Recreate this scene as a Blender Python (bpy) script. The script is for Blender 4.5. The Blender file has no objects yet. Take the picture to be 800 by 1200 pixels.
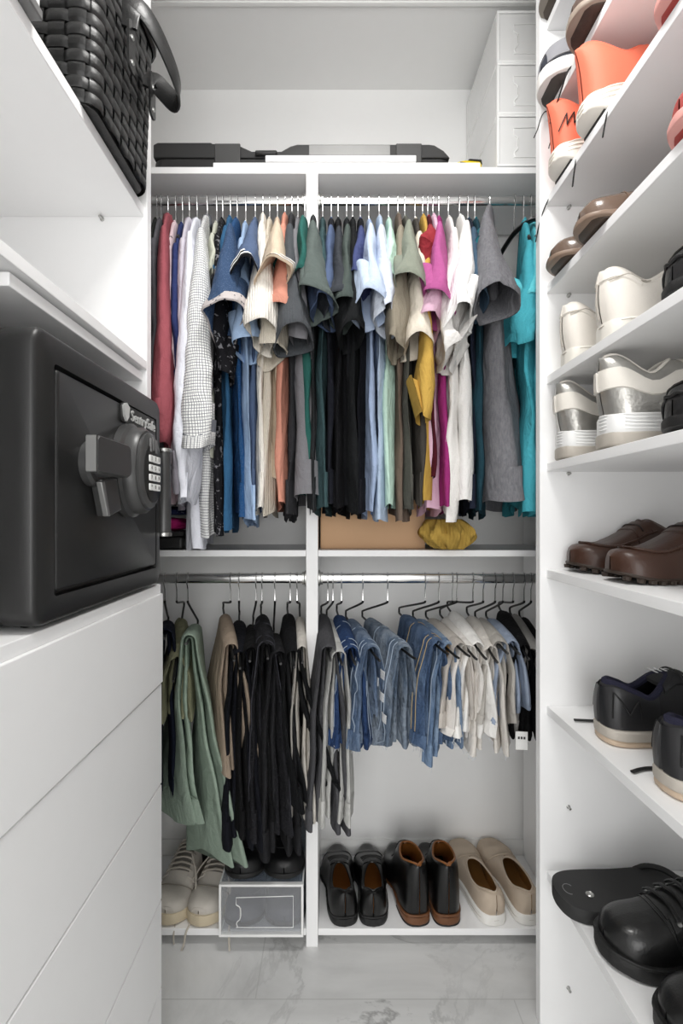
import bpy, math, random
from mathutils import Vector, Matrix, noise
random.seed(7)
scene = bpy.context.scene
col = scene.collection
PI = math.pi

# ------------------------------------------------------------------ camera, world, lamps, exposure
F, CX, CY, EYE = 575.0, 390.0, 606.0, 1.12       # focal length and axis in pixels of the 800x1200 frame, eye height in metres
cam_data = bpy.data.cameras.new('camera')
cam_data.sensor_fit = 'HORIZONTAL'
cam_data.sensor_width = 36.0
cam_data.lens = 36.0 * F / 800.0
cam_data.shift_x = (400.0 - CX) / 800.0
cam_data.shift_y = (CY - 600.0) / 800.0
cam_data.clip_start = 0.02
cam = bpy.data.objects.new('camera', cam_data)
cam.location = (0, 0, EYE)
cam.rotation_euler = (PI / 2, 0, 0)
col.objects.link(cam)
scene.camera = cam

world = bpy.data.worlds.new('room_daylight')
scene.world = world
world.use_nodes = True
bg = world.node_tree.nodes['Background']
bg.inputs['Color'].default_value = (1.0, 0.995, 0.985, 1)
bg.inputs['Strength'].default_value = 1.05

def area_lamp(name, loc, rot, size, power, size_y=None, shape='DISK', color=(1, 0.985, 0.96)):
    d = bpy.data.lights.new(name, 'AREA')
    d.energy = power
    d.shape = shape
    d.size = size
    if size_y: d.size_y = size_y
    d.color = color
    o = bpy.data.objects.new(name, d)
    o.location = loc
    o.rotation_euler = rot
    col.objects.link(o)
    return o

CEIL = 2.49
area_lamp('added_ceiling_fill', (0.06, 0.55, CEIL - 0.075), (0, 0, 0), 0.34, 9.0)  # overhead fill added out of view to brighten the aisle
area_lamp('added_front_fill', (0.0, -1.9, 1.15), (math.radians(90), 0, 0), 1.6, 34.0, 1.8, 'RECTANGLE', (1, 0.995, 0.985))  # added fill behind the camera, no real window; lights the deep bays

vs = scene.view_settings
vs.view_transform = 'Standard'
vs.look = 'None'
vs.gamma = 1.0
vs.use_curve_mapping = False
vs.exposure = 0.16
scene.cycles.max_bounces = 10
scene.cycles.diffuse_bounces = 6

# ------------------------------------------------------------------ colour and material helpers
def lin(h):
    h = h.lstrip('#')
    out = []
    for i in (0, 2, 4):
        c = int(h[i:i + 2], 16) / 255.0
        out.append(c / 12.92 if c <= 0.04045 else ((c + 0.055) / 1.055) ** 2.4)
    return (out[0], out[1], out[2], 1.0)

MATS = {}
def new_mat(key):
    m = bpy.data.materials.new(key)
    m.use_nodes = True
    nt = m.node_tree
    return m, nt, nt.nodes['Principled BSDF']

def link(nt, a, b): nt.links.new(a, b)

def coords(nt, scale=(1, 1, 1)):
    tc = nt.nodes.new('ShaderNodeTexCoord')
    mp = nt.nodes.new('ShaderNodeMapping')
    mp.inputs['Scale'].default_value = scale
    link(nt, tc.outputs['Object'], mp.inputs['Vector'])
    return mp.outputs['Vector']

def noise_tex(nt, vec, scale, detail=3.0, rough=0.55, dist=0.0):
    n = nt.nodes.new('ShaderNodeTexNoise')
    n.inputs['Scale'].default_value = scale
    n.inputs['Detail'].default_value = detail
    n.inputs['Roughness'].default_value = rough
    n.inputs['Distortion'].default_value = dist
    link(nt, vec, n.inputs['Vector'])
    return n.outputs['Fac']

def ramp(nt, fac, stops):
    r = nt.nodes.new('ShaderNodeValToRGB')
    el = r.color_ramp.elements
    while len(el) < len(stops): el.new(0.5)
    for e, (p, c) in zip(el, stops):
        e.position = p
        e.color = c
    link(nt, fac, r.inputs['Fac'])
    return r.outputs['Color']

def mathn(nt, op, a, b=None):
    n = nt.nodes.new('ShaderNodeMath')
    n.operation = op
    for i, v in enumerate((a, b)):
        if v is None: continue
        if isinstance(v, (int, float)): n.inputs[i].default_value = v
        else: link(nt, v, n.inputs[i])
    return n.outputs[0]

def mixc(nt, fac, a, b):
    n = nt.nodes.new('ShaderNodeMix')
    n.data_type = 'RGBA'
    if isinstance(fac, (int, float)): n.inputs['Factor'].default_value = fac
    else: link(nt, fac, n.inputs['Factor'])
    for nm, v in (('A', a), ('B', b)):
        s = [i for i in n.inputs if i.name == nm and i.type == 'RGBA'][0]
        if isinstance(v, tuple): s.default_value = v
        else: link(nt, v, s)
    return [o for o in n.outputs if o.type == 'RGBA'][0]

def bump(nt, bsdf, height, strength, distance):
    b = nt.nodes.new('ShaderNodeBump')
    b.inputs['Strength'].default_value = strength
    b.inputs['Distance'].default_value = distance
    link(nt, height, b.inputs['Height'])
    link(nt, b.outputs['Normal'], bsdf.inputs['Normal'])

def shade(c, k): return (min(1, c[0] * k), min(1, c[1] * k), min(1, c[2] * k), 1)

def cloth(c):
    l = .2126 * c[0] + .7152 * c[1] + .0722 * c[2]
    k = .70 + .24 * max(0, min(1, (l - .35) / .4))
    return tuple(k * (v * .86 + l * .14) for v in c[:3]) + (1.0,)

def fabric(hexc, pattern=None, hex2='#101010', scale=60.0):
    key = 'fabric_%s_%s_%s_%g' % (hexc[1:], pattern, hex2[1:], scale)
    if key in MATS: return MATS[key]
    m, nt, bs = new_mat(key)
    c, c2 = cloth(lin(hexc)), cloth(lin(hex2))
    bs.inputs['Roughness'].default_value = 0.92
    bs.inputs['Specular IOR Level'].default_value = 0.18
    v = coords(nt)
    fine = noise_tex(nt, v, 420, 2)
    base = mixc(nt, fine, shade(c, 0.9), shade(c, 1.1))
    hgt = mathn(nt, 'ADD', mathn(nt, 'MULTIPLY', noise_tex(nt, coords(nt, (1, 1, .6)), 21, 4, 0.55, 0.6), 1.2), mathn(nt, 'MULTIPLY', fine, 0.06))
    strength = 0.55
    if pattern == 'check':
        at = nt.nodes.new('ShaderNodeAttribute')
        at.attribute_name = 'weave'
        sp = nt.nodes.new('ShaderNodeSeparateXYZ')
        link(nt, at.outputs['Vector'], sp.inputs[0])
        a = mathn(nt, 'FRACT', mathn(nt, 'MULTIPLY', sp.outputs[0], scale))
        b = mathn(nt, 'FRACT', mathn(nt, 'MULTIPLY', sp.outputs[1], scale))
        g = mathn(nt, 'MAXIMUM', mathn(nt, 'LESS_THAN', a, 0.2), mathn(nt, 'LESS_THAN', b, 0.2))
        base = mixc(nt, g, base, c2)
    elif pattern == 'dots':
        vo = nt.nodes.new('ShaderNodeTexVoronoi')
        vo.inputs['Scale'].default_value = scale
        link(nt, v, vo.inputs['Vector'])
        base = mixc(nt, mathn(nt, 'LESS_THAN', vo.outputs['Distance'], 0.22), base, c2)
    elif pattern == 'floral':
        n = noise_tex(nt, v, scale, 2, 0.5, 1.2)
        base = mixc(nt, mathn(nt, 'GREATER_THAN', n, 0.62), base, c2)
    elif pattern == 'heather':
        n = noise_tex(nt, coords(nt, (1, 1, 0.25)), 260, 3, 0.7)
        base = mixc(nt, ramp(nt, n, [(0.35, (0, 0, 0, 1)), (0.65, (1, 1, 1, 1))]), c, c2)
    elif pattern == 'knit':
        w = nt.nodes.new('ShaderNodeTexWave')
        w.inputs['Scale'].default_value = scale
        w.inputs['Distortion'].default_value = 3.0
        w.inputs['Detail'].default_value = 1.0
        link(nt, v, w.inputs['Vector'])
        hgt = mathn(nt, 'ADD', hgt, mathn(nt, 'MULTIPLY', w.outputs['Fac'], 0.10))
        strength = 0.5
    elif pattern == 'denim':
        n1 = noise_tex(nt, coords(nt, (1, 1, 0.4)), 16, 5, 0.65)
        f1 = ramp(nt, n1, [(0.40, (0, 0, 0, 1)), (0.58, (1, 1, 1, 1))])
        n2 = noise_tex(nt, coords(nt, (1, 1, 0.15)), 330, 2, 0.6)
        base = mixc(nt, mathn(nt, 'MULTIPLY', f1, 0.5), base, c2)
        base = mixc(nt, mathn(nt, 'MULTIPLY', n2, 0.22), base, shade(c2, 1.1))
        hgt = mathn(nt, 'ADD', mathn(nt, 'MULTIPLY', noise_tex(nt, v, 45, 4, 0.7), 0.8), hgt)
        strength = 0.75
    link(nt, base, bs.inputs['Base Color'])
    bump(nt, bs, hgt, strength, 0.02)
    MATS[key] = m
    return m

def plain(key, hexc, rough=0.5, metal=0.0, spec=0.5, var=0.06, nscale=30, bmp=0.0, bscale=200, bdist=0.002, coat=0.0):
    if key in MATS: return MATS[key]
    m, nt, bs = new_mat(key)
    c = lin(hexc)
    v = coords(nt)
    n = noise_tex(nt, v, nscale, 4)
    link(nt, mixc(nt, n, shade(c, 1 - var), shade(c, 1 + var)), bs.inputs['Base Color'])
    bs.inputs['Roughness'].default_value = rough
    bs.inputs['Metallic'].default_value = metal
    bs.inputs['Specular IOR Level'].default_value = spec
    if coat: bs.inputs['Coat Weight'].default_value = coat
    if bmp: bump(nt, bs, noise_tex(nt, v, bscale, 3), bmp, bdist)
    MATS[key] = m
    return m

def clear_plastic(key, hexc, alpha, rough=0.25):
    if key in MATS: return MATS[key]
    m, nt, bs = new_mat(key)
    c = lin(hexc)
    bs.inputs['Base Color'].default_value = c
    bs.inputs['Roughness'].default_value = rough
    bs.inputs['Alpha'].default_value = alpha
    n = noise_tex(nt, coords(nt), 25, 2)
    link(nt, mixc(nt, n, shade(c, 0.96), shade(c, 1.03)), bs.inputs['Base Color'])
    MATS[key] = m
    return m

WHITE = plain('white_laminate', '#f5f5f5', 0.42, spec=0.35, var=0.012)
WALLM = plain('white_wall_paint', '#f3f3f2', 0.85, spec=0.2, var=0.012, bmp=0.08, bscale=160)
CEILM = plain('ceiling_paint', '#f0f0ef', 0.9, spec=0.1, var=0.012)
TRIMM = plain('white_trim_paint', '#f0f0ee', 0.45, var=0.01)
CHROME = plain('chrome', '#dcdcdc', 0.16, metal=1.0, var=0.02)
STEEL = plain('brushed_steel', '#b9b9b6', 0.32, metal=1.0, var=0.04)
BLACKCOAT = plain('black_vinyl_coating', '#0b0b0b', 0.5, var=0.05)
BLACKP = plain('black_plastic', '#1b1b1b', 0.42, var=0.08, bmp=0.15, bscale=500)
DARKCASE = plain('charcoal_case_plastic', '#2e2e2e', 0.5, var=0.08, bmp=0.25, bscale=400)
GREYP = plain('grey_plastic', '#6c6c6c', 0.4, var=0.05)

def marble_mat():
    m, nt, bs = new_mat('marble_tile')
    v = coords(nt)
    n0 = noise_tex(nt, v, 2.2, 6, 0.6, 1.4)
    base = ramp(nt, n0, [(0.30, lin('#c3c3c2')), (0.52, lin('#dadad9')), (0.75, lin('#e6e6e5'))])
    n1 = noise_tex(nt, v, 1.7, 7, 0.62, 2.2)
    vein = ramp(nt, mathn(nt, 'ABSOLUTE', mathn(nt, 'SUBTRACT', n1, 0.5)), [(0.0, (1, 1, 1, 1)), (0.022, (0, 0, 0, 1))])
    msk = ramp(nt, noise_tex(nt, v, 1.3, 2), [(0.42, (0, 0, 0, 1)), (0.62, (1, 1, 1, 1))])
    base = mixc(nt, mathn(nt, 'MULTIPLY', mathn(nt, 'MULTIPLY', vein, msk), 0.75), base, lin('#8d8d8c'))
    br = nt.nodes.new('ShaderNodeTexBrick')
    br.offset = 0.5
    br.inputs['Scale'].default_value = 1.0
    br.inputs['Brick Width'].default_value = 1.2
    br.inputs['Row Height'].default_value = 0.6
    br.inputs['Mortar Size'].default_value = 0.0016
    br.inputs['Color1'].default_value = br.inputs['Color2'].default_value = (0, 0, 0, 1)
    br.inputs['Mortar'].default_value = (1, 1, 1, 1)
    mp = nt.nodes.new('ShaderNodeMapping')
    mp.inputs['Location'].default_value = (0.78, 0.06, 0)
    link(nt, v, mp.inputs['Vector'])
    link(nt, mp.outputs['Vector'], br.inputs['Vector'])
    base = mixc(nt, mathn(nt, 'MULTIPLY', br.outputs['Color'], 0.5), base, lin('#b2b2b0'))
    link(nt, base, bs.inputs['Base Color'])
    bs.inputs['Roughness'].default_value = 0.28
    bs.inputs['Specular IOR Level'].default_value = 0.4
    return m
MARBLE = marble_mat()

def leather(key, hexc, rough=0.38, coat=0.0, var=0.12):
    return plain('leather_' + key, hexc, rough, var=var, nscale=22, bmp=0.25, bscale=260, bdist=0.0015, coat=coat)

# ------------------------------------------------------------------ mesh builder
class MB:
    def __init__(s):
        s.v, s.f, s.m = [], [], []
    def add(s, verts, faces, mi=0):
        o = len(s.v)
        s.v += [tuple(p) for p in verts]
        s.f += [tuple(i + o for i in f) for f in faces]
        s.m += [mi] * len(faces)
        return s
    def box(s, x0, x1, y0, y1, z0, z1, mi=0, M=None):
        vs_ = [Vector((x, y, z)) for z in (z0, z1) for y in (y0, y1) for x in (x0, x1)]
        if M: vs_ = [M @ p for p in vs_]
        return s.add(vs_, [(0, 2, 3, 1), (4, 5, 7, 6), (0, 1, 5, 4), (2, 6, 7, 3), (0, 4, 6, 2), (1, 3, 7, 5)], mi)
    def loft(s, rings, closed=True, cap0=False, cap1=False, mi=0):
        n = len(rings[0])
        vs_ = [p for r in rings for p in r]
        fs = []
        for i in range(len(rings) - 1):
            for j in range(n if closed else n - 1):
                k = (j + 1) % n
                fs.append((i * n + j, i * n + k, (i + 1) * n + k, (i + 1) * n + j))
        if cap0: fs.append(tuple(range(n - 1, -1, -1)))
        if cap1: fs.append(tuple(range((len(rings) - 1) * n, len(rings) * n)))
        return s.add(vs_, fs, mi)
    def tube(s, pts, r, n=8, mi=0, flat=1.0, smooth=0):
        pts = [Vector(p) for p in pts]
        for _ in range(smooth):
            q = [pts[0]]
            for a, b in zip(pts, pts[1:]): q += [a * 0.75 + b * 0.25, a * 0.25 + b * 0.75]
            pts = q + [pts[-1]]
        rad = r if isinstance(r, (list, tuple)) else None
        rings = []
        t0 = (pts[1] - pts[0]).normalized()
        up = Vector((0, 0, 1)) if abs(t0.z) < 0.9 else Vector((0, 1, 0))
        nrm = t0.cross(up).normalized()
        for i, p in enumerate(pts):
            t = (pts[min(i + 1, len(pts) - 1)] - pts[max(i - 1, 0)])
            if t.length < 1e-9: t = t0.copy()
            t.normalize()
            nrm = (nrm - t * nrm.dot(t))
            if nrm.length < 1e-6: nrm = t.orthogonal()
            nrm.normalize()
            bi = t.cross(nrm)
            rr = r if rad is None else rad[0] + (rad[1] - rad[0]) * i / (len(pts) - 1)
            rings.append([p + nrm * (rr * math.cos(2 * PI * k / n)) + bi * (rr * flat * math.sin(2 * PI * k / n)) for k in range(n)])
        return s.loft(rings, True, True, True, mi)
    def lathe(s, prof, n=24, M=None, mi=0):
        rings = []
        for r, z in prof:
            ring = [Vector((r * math.cos(2 * PI * k / n), r * math.sin(2 * PI * k / n), z)) for k in range(n)]
            if M: ring = [M @ p for p in ring]
            rings.append(ring)
        return s.loft(rings, True, True, True, mi)
    def prism(s, outline, z0, z1, M=None, mi=0):
        a = [Vector((x, y, z0)) for x, y in outline]
        b = [Vector((x, y, z1)) for x, y in outline]
        if M:
            a = [M @ p for p in a]; b = [M @ p for p in b]
        return s.loft([a, b], True, True, True, mi)
    def mesh(s, name, mat, bevel=0.0, smooth=True, seg=2, angle=40):
        me = bpy.data.meshes.new(name)
        me.from_pydata(s.v, [], s.f)
        mats = mat if isinstance(mat, (list, tuple)) else [mat]
        for m in mats: me.materials.append(m)
        if len(mats) > 1: me.polygons.foreach_set('material_index', s.m)
        if smooth:
            me.polygons.foreach_set('use_smooth', [True] * len(me.polygons))
            me.update()
            me.set_sharp_from_angle(angle=math.radians(angle))
        me.update()
        return me
    def build(s, name, mat, parent=None, bevel=0.0, smooth=True, seg=2, angle=40, loc=None, rot=None):
        o = bpy.data.objects.new(name, s.mesh(name, mat, bevel, smooth, seg, angle))
        col.objects.link(o)
        if parent: o.parent = parent
        if loc: o.location = loc
        if rot: o.rotation_euler = rot
        if bevel:
            b = o.modifiers.new('bevel', 'BEVEL')
            b.width = bevel
            b.segments = seg
            b.limit_method = 'ANGLE'
            b.angle_limit = math.radians(35)
        return o

def tag(o, label, cat, group=None, kind=None):
    if label: o['label'] = label
    if cat: o['category'] = cat
    if group: o['group'] = group
    if kind: o['kind'] = kind
    return o

def thing(name, label, cat, loc=(0, 0, 0), rz=0.0, group=None):
    o = bpy.data.objects.new(name, None)
    o.empty_display_size = 0.05
    col.objects.link(o)
    o.location = loc
    o.rotation_euler = (0, 0, rz)
    return tag(o, label, cat, group)

def struct(name, mb, mat, **k):
    o = mb.build(name, mat, **k)
    o['kind'] = 'structure'
    return o

def box(x0, x1, y0, y1, z0, z1): return MB().box(x0, x1, y0, y1, z0, z1)

def weave(o, rings):
    # cloth coordinates in metres: x round the ring, y along the cloth
    n = len(rings[0])
    at = o.data.attributes.new('weave', 'FLOAT_VECTOR', 'POINT')
    ref = rings[len(rings) // 2]
    per = sum((ref[(j + 1) % n] - ref[j]).length for j in range(n)) / 2
    d = 0.0
    flat = []
    for i, r in enumerate(rings):
        if i: d += (sum(r, Vector()) / n - sum(rings[i - 1], Vector()) / n).length
        for j in range(n):
            k = j if j <= n // 2 else n - j
            flat += [per * k / (n / 2), d, 0.0]
    at.data.foreach_set('vector', flat)

def text_mesh(mb, body, size, M, depth=0.0015, mi=0):
    cu = bpy.data.curves.new('lettering', 'FONT')
    cu.body = body
    cu.size = size
    cu.extrude = depth
    cu.align_x = 'CENTER'
    cu.align_y = 'CENTER'
    cu.resolution_u = 3
    ob = bpy.data.objects.new('lettering', cu)
    col.objects.link(ob)
    dg = bpy.context.evaluated_depsgraph_get()
    dg.update()
    me = bpy.data.meshes.new_from_object(ob.evaluated_get(dg))
    mb.add([M @ v.co for v in me.vertices], [tuple(p.vertices) for p in me.polygons], mi)
    bpy.data.objects.remove(ob)
    bpy.data.curves.remove(cu)
    bpy.data.meshes.remove(me)

def pt(px, py, D): return Vector(((px - CX) / F * D, D, EYE - (py - CY) / F * D))
def pxX(px, D): return (px - CX) / F * D
def pyZ(py, D): return EYE - (py - CY) / F * D
# ------------------------------------------------------------------ the room
WL, WR, WB = -0.78, 0.785, 1.573
struct('floor', box(-2.2, 2.2, -2.2, WB + 0.1, -0.06, 0.0), MARBLE)
struct('ceiling', box(WL - 0.1, WR + 0.1, -0.6, WB + 0.1, CEIL, CEIL + 0.06), CEILM)
struct('wall_back', box(WL - 0.1, WR + 0.1, WB, WB + 0.08, 0, CEIL), WALLM)
struct('wall_left', box(WL - 0.08, WL, -0.6, WB, 0, CEIL), WALLM)
struct('wall_right', box(WR, WR + 0.08, -0.6, WB, 0, CEIL), WALLM)
bb = MB()
bb.prism([(0, 0), (0.014, 0), (0.014, 0.068), (0.011, 0.076), (0.006, 0.082), (0.004, 0.09), (0, 0.09)], WL + 0.002, WR - 0.002,
         M=Matrix(((0, 0, 1, 0), (-1, 0, 0, WB - 0.0005), (0, 1, 0, 0), (0, 0, 0, 1))))
struct('baseboard_back', bb, TRIMM)
tb = box(WL + 0.002, WR - 0.002, 1.300, 1.312, CEIL - 0.006, CEIL - 0.0005)
struct('trim_1', tb, TRIMM, bevel=0.002)

lampb = thing('added_ceiling_lamp', 'added round white flush ceiling lamp above the aisle, out of view', 'lamp', (0.06, 0.55, CEIL))  # unseen glowing fitting, added to go with the overhead fill
MB().lathe([(0.001, -0.0005), (0.20, -0.0005), (0.205, -0.02), (0.19, -0.032), (0.001, -0.032)], 40).build('lamp_base', TRIMM, lampb)
gm, gnt, gbs = new_mat('added_lamp_diffuser')
gbs.inputs['Base Color'].default_value = (0.9, 0.9, 0.88, 1)
gbs.inputs['Emission Color'].default_value = (1, 0.985, 0.96, 1)
gbs.inputs['Emission Strength'].default_value = 1.5
MB().lathe([(0.18, -0.0325), (0.18, -0.05), (0.165, -0.062), (0.10, -0.068), (0.001, -0.069)], 40).build('diffuser', gm, lampb)

# ------------------------------------------------------------------ shelving at the back
DF = 1.278
unit = thing('closet_organizer', 'white double-hang closet organizer along the back wall with two bays', 'closet unit', (-0.055, 1.42, 0))
UL = Vector((-0.055, 1.42, 0))
def upart(name, x0, x1, y0, y1, z0, z1, mat=WHITE, bevel=0.0012, parent=unit, off=UL):
    return box(x0 - off.x, x1 - off.x, y0 - off.y, y1 - off.y, z0, z1).build(name, mat, parent, bevel=bevel)
LX, RX, PX0, PX1 = -0.70, 0.604, -0.070, -0.039
BK = WB - 0.016
upart('divider_panel', PX0, PX1, DF, BK, 0.0, 2.037)
upart('side_panel', LX - 0.0175, LX, DF, BK, 0.0, 2.034)
upart('side_panel', RX, RX + 0.0175, DF, BK, 0.0, 2.034)
for (a, b) in ((LX, PX0), (PX1, RX)):
    upart('top_shelf', a + 0.0003, b - 0.0003, DF + 0.001, BK, 2.0156, 2.033)
    upart('shelf', a + 0.0003, b - 0.0003, DF + 0.001, BK, 1.017, 1.034)
    upart('shelf', a + 0.0003, b - 0.0003, DF + 0.001, BK, 0.0295, 0.047)
ROD_D, ROD_TOP, ROD_LOW = 1.31, 1.9645, 0.957
def rod(x0, x1, z):
    mb = MB()
    ring = lambda x: [Vector((x - UL.x, ROD_D - UL.y + 0.0075 * math.cos(t), z + 0.0135 * math.sin(t))) for t in [2 * PI * k / 20 for k in range(20)]]
    mb.loft([ring(x0 + 0.004), ring(x1 - 0.004)], True, True, True)
    r = mb.build('hanging_rod', CHROME, unit)
    for xx, s in ((x0, 1), (x1, -1)):
        fl = MB()
        def rg(k, dx): return [Vector((xx + s * dx - UL.x, ROD_D - UL.y + 0.013 * k * math.cos(t), z + 0.021 * k * math.sin(t))) for t in [2 * PI * q / 20 for q in range(20)]]
        fl.loft([rg(1, 0.0003), rg(1, 0.004), rg(0.8, 0.0065), rg(0.8, 0.012)], True, True, True)
        fl.build('rod_flange', STEEL, r)
for z in (ROD_TOP, ROD_LOW):
    rod(LX, PX0, z)
    rod(PX1, RX, z)

# ------------------------------------------------------------------ shoe shelves on the right
RU = Vector((0.62, 0.5, 0))
ru = thing('shoe_shelving_unit', 'tall white shoe shelving unit with nine shelves facing the aisle', 'shelving unit', RU)
RPX, RPY = 0.455, 1.079
rpart = lambda n, *a, **k: upart(n, *a, parent=ru, off=RU, **k)
rpart('side_panel', RPX, WR - 0.004, RPY, RPY + 0.0225, 0.0, 2.46)
rpart('side_panel', RPX, WR - 0.004, -0.12, -0.0975, 0.0, 2.46)
RSH = {0: 2.222, 1: 2.02, 2: 1.831, 3: 1.636, 4: 1.434, 5: 1.240, 6: 1.003, 7: 0.70, 8: 0.333}
RSH = {k: EYE + (z - EYE) * .987 for k, z in RSH.items()}
SHX = 0.4695
for k, z in RSH.items():
    rpart('shelf', SHX, WR - 0.005, -0.097, RPY - 0.0003, z - 0.0185, z)
pinz = [RSH[k] - 0.0185 for k in range(1, 7)] + [EYE - (941 - CY) / 530, EYE - (1152 - CY) / 530]
for z in pinz:
    for dx in (0.0,):
        M = Matrix.Translation((0.517 - RU.x, RPY - RU.y, z - 0.0045)) @ Matrix.Rotation(PI / 2, 4, 'X')
        MB().lathe([(0.0001, 0), (0.0042, 0), (0.0042, 0.0015), (0.0028, 0.002), (0.0028, 0.010), (0.002, 0.011), (0.0001, 0.011)], 12, M).build('shelf_pin', STEEL, ru)

# ------------------------------------------------------------------ shelves and drawers on the left
LU = Vector((-0.58, 0.5, 0))
lu = thing('wall_shelf_unit', 'white open shelf unit above the drawers carrying the black basket', 'shelving unit', LU)
lpart = lambda n, *a, **k: upart(n, *a, parent=lu, off=LU, **k)
LPX = -0.379
lpart('side_panel', WL + 0.004, LPX, 1.0005, 1.0235, 0.0, 2.46)
lpart('side_panel', WL + 0.004, LPX, -0.12, -0.0975, 0.0, 2.46)
lpart('shelf', WL + 0.005, -0.385, -0.097, 1.0, 1.732, 1.752)
lpart('shelf', WL + 0.005, -0.379, -0.097, 1.0, 1.4195, 1.4375)
lpart('lower_board', WL + 0.005, -0.388, 0.588, 1.0, 1.3975, 1.4145)
lpart('back_panel', WL + 0.0005, WL + 0.0045, -0.097, 1.0, 0.99, 2.44)
for (x, z) in ((-0.47, 1.727), (-0.49, 1.4145)):
    M = Matrix.Translation((x - LU.x, 1.0003 - LU.y, z)) @ Matrix.Rotation(PI / 2, 4, 'X')
    MB().lathe([(0.0001, 0), (0.0045, 0), (0.0045, 0.0015), (0.003, 0.002), (0.003, 0.012), (0.002, 0.013), (0.0001, 0.013)], 12, M).build('shelf_pin', STEEL, lu)

CU = Vector((-0.56, 0.5, 0))
chest = thing('drawer_chest', 'white handleless drawer chest standing under the black safe', 'drawer chest', CU)
cpart = lambda n, *a, **k: upart(n, *a, parent=chest, off=CU, **k)
cpart('carcass', WL + 0.006, -0.368, -0.09, 0.998, 0.0, 0.965)
cpart('top_board', WL + 0.006, -0.350, -0.09, 0.998, 0.9655, 0.984)
edges = [0.979, 0.782, 0.577, 0.342, 0.164, 0.012]
for i in range(5):
    proud = 0.0025 if i == 0 else 0.0
    cpart('drawer', -0.3675, -0.3478 + proud, -0.088, 0.9975, edges[i + 1] + (0.0035 if i < 4 else 0), edges[i] - (0.0135 if i == 0 else 0), bevel=0.0016)

# ------------------------------------------------------------------ safe
SX, S0, S1, SZ0, SZ1 = -0.343, 0.564, 0.977, 0.990, 1.3456
SO = Vector((-0.52, (S0 + S1) / 2, 0.984))
SAFEM = plain('safe_paint', '#1f1f1f', 0.36, spec=0.45, var=0.10, nscale=14, bmp=0.12, bscale=900)
SAFED = plain('safe_dark_gap', '#0c0c0c', 0.6, var=0.02)
SAFEG = plain('safe_grey_trim', '#4a4a4a', 0.34, metal=0.3, var=0.06)
safe = thing('safe', 'black fire safe with keypad and lever handle on the white drawers', 'safe', SO)
def rrect(a0, a1, b0, b1, r, n=6):
    out = []
    for (ca, cb, s) in ((a1 - r, b1 - r, 0), (a0 + r, b1 - r, 1), (a0 + r, b0 + r, 2), (a1 - r, b0 + r, 3)):
        for k in range(n + 1):
            t = (s + k / n) * PI / 2
            out.append((ca + r * math.cos(t), cb + r * math.sin(t)))
    return out
def ringX(x, a0, a1, b0, b1, r):   # a rounded rectangle in the y-z plane at x, local to the safe
    return [Vector((x - SO.x, y - SO.y, z - SO.z)) for y, z in rrect(a0, a1, b0, b1, r)]
b = MB()
b.loft([ringX(-0.70, S0 + .01, S1 - .01, SZ0 + .01, SZ1 - .01, .02), ringX(-0.695, S0, S1, SZ0, SZ1, .022), ringX(-0.395, S0, S1, SZ0, SZ1, .022),
        ringX(-0.392, S0 + .003, S1 - .003, SZ0 + .003, SZ1 - .003, .02), ringX(-0.388, S0 + .003, S1 - .003, SZ0 + .003, SZ1 - .003, .02),
        ringX(-0.385, S0, S1, SZ0, SZ1, .022), ringX(SX - .006, S0, S1, SZ0, SZ1, .022), ringX(SX - .002, S0 + .002, S1 - .002, SZ0 + .002, SZ1 - .002, .021),
        ringX(SX, S0 + .006, S1 - .006, SZ0 + .006, SZ1 - .006, .018),
        ringX(SX, S0 + .040, S1 - .022, SZ0 + .032, SZ1 - .036, .006), ringX(SX - .012, S0 + .041, S1 - .023, SZ0 + .033, SZ1 - .037, .006)], True, True, True)
b.build('body', SAFEM, safe, angle=50)
d = MB()
d.loft([ringX(SX - .011, S0 + .0455, S1 - .0275, SZ0 + .0375, SZ1 - .0415, .005), ringX(SX - .002, S0 + .0455, S1 - .0275, SZ0 + .0375, SZ1 - .0415, .005),
        ringX(SX + .0005, S0 + .048, S1 - .030, SZ0 + .040, SZ1 - .044, .004)], True, True, True)
door = d.build('door', SAFEM, safe, angle=50)
# keypad housing: an upright oval boss on the door
KY, KZ = SO.y + 0.045, 1.197
def onface(y, z, x=SX): return Matrix.Translation((x - SO.x, y - SO.y, z - SO.z)) @ Matrix(((0, 0, 1, 0), (1, 0, 0, 0), (0, 1, 0, 0), (0, 0, 0, 1)))
def oval(mb, y, z, prof, sx=1.0, sz=1.25, n=36, mi=0):
    M = onface(y, z)
    mb.loft([[M @ Vector((r * sx * math.cos(2 * PI * k / n), r * sz * math.sin(2 * PI * k / n), h)) for k in range(n)] for r, h in prof], True, True, True, mi)
k = MB(); oval(k, KY, KZ, [(.062, .0008), (.062, .012), (.057, .016), (.057, .030), (.053, .036)])
keypad = k.build('keypad_housing', SAFEG, safe)
k = MB(); oval(k, KY, KZ, [(.050, .034), (.050, .040), (.047, .0425)])
k.build('keypad_bezel', plain('safe_bezel', '#484848', 0.3, var=0.05), keypad)
k = MB(); oval(k, KY + .004, KZ - .003, [(.040, .0415), (.040, .0435), (.038, .045)])
k.build('keypad_plate', BLACKP, keypad)
for i in range(3):
    k = MB(); M = onface(KY - .012 + i * .012, KZ + .044 - abs(i - 1) * .003)
    k.prism([(x * .0035, y * .011) for x, y in ((-1, -1), (1, -1), (1, 1), (-1, 1))], .0430, .0465, M)
    k.build('indicator_bar', GREYP, keypad, bevel=.001)
keyw = plain('keypad_key', '#e9e9e7', 0.4, var=0.02)
inkm = plain('keypad_ink', '#222222', 0.5, var=0.02)
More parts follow.
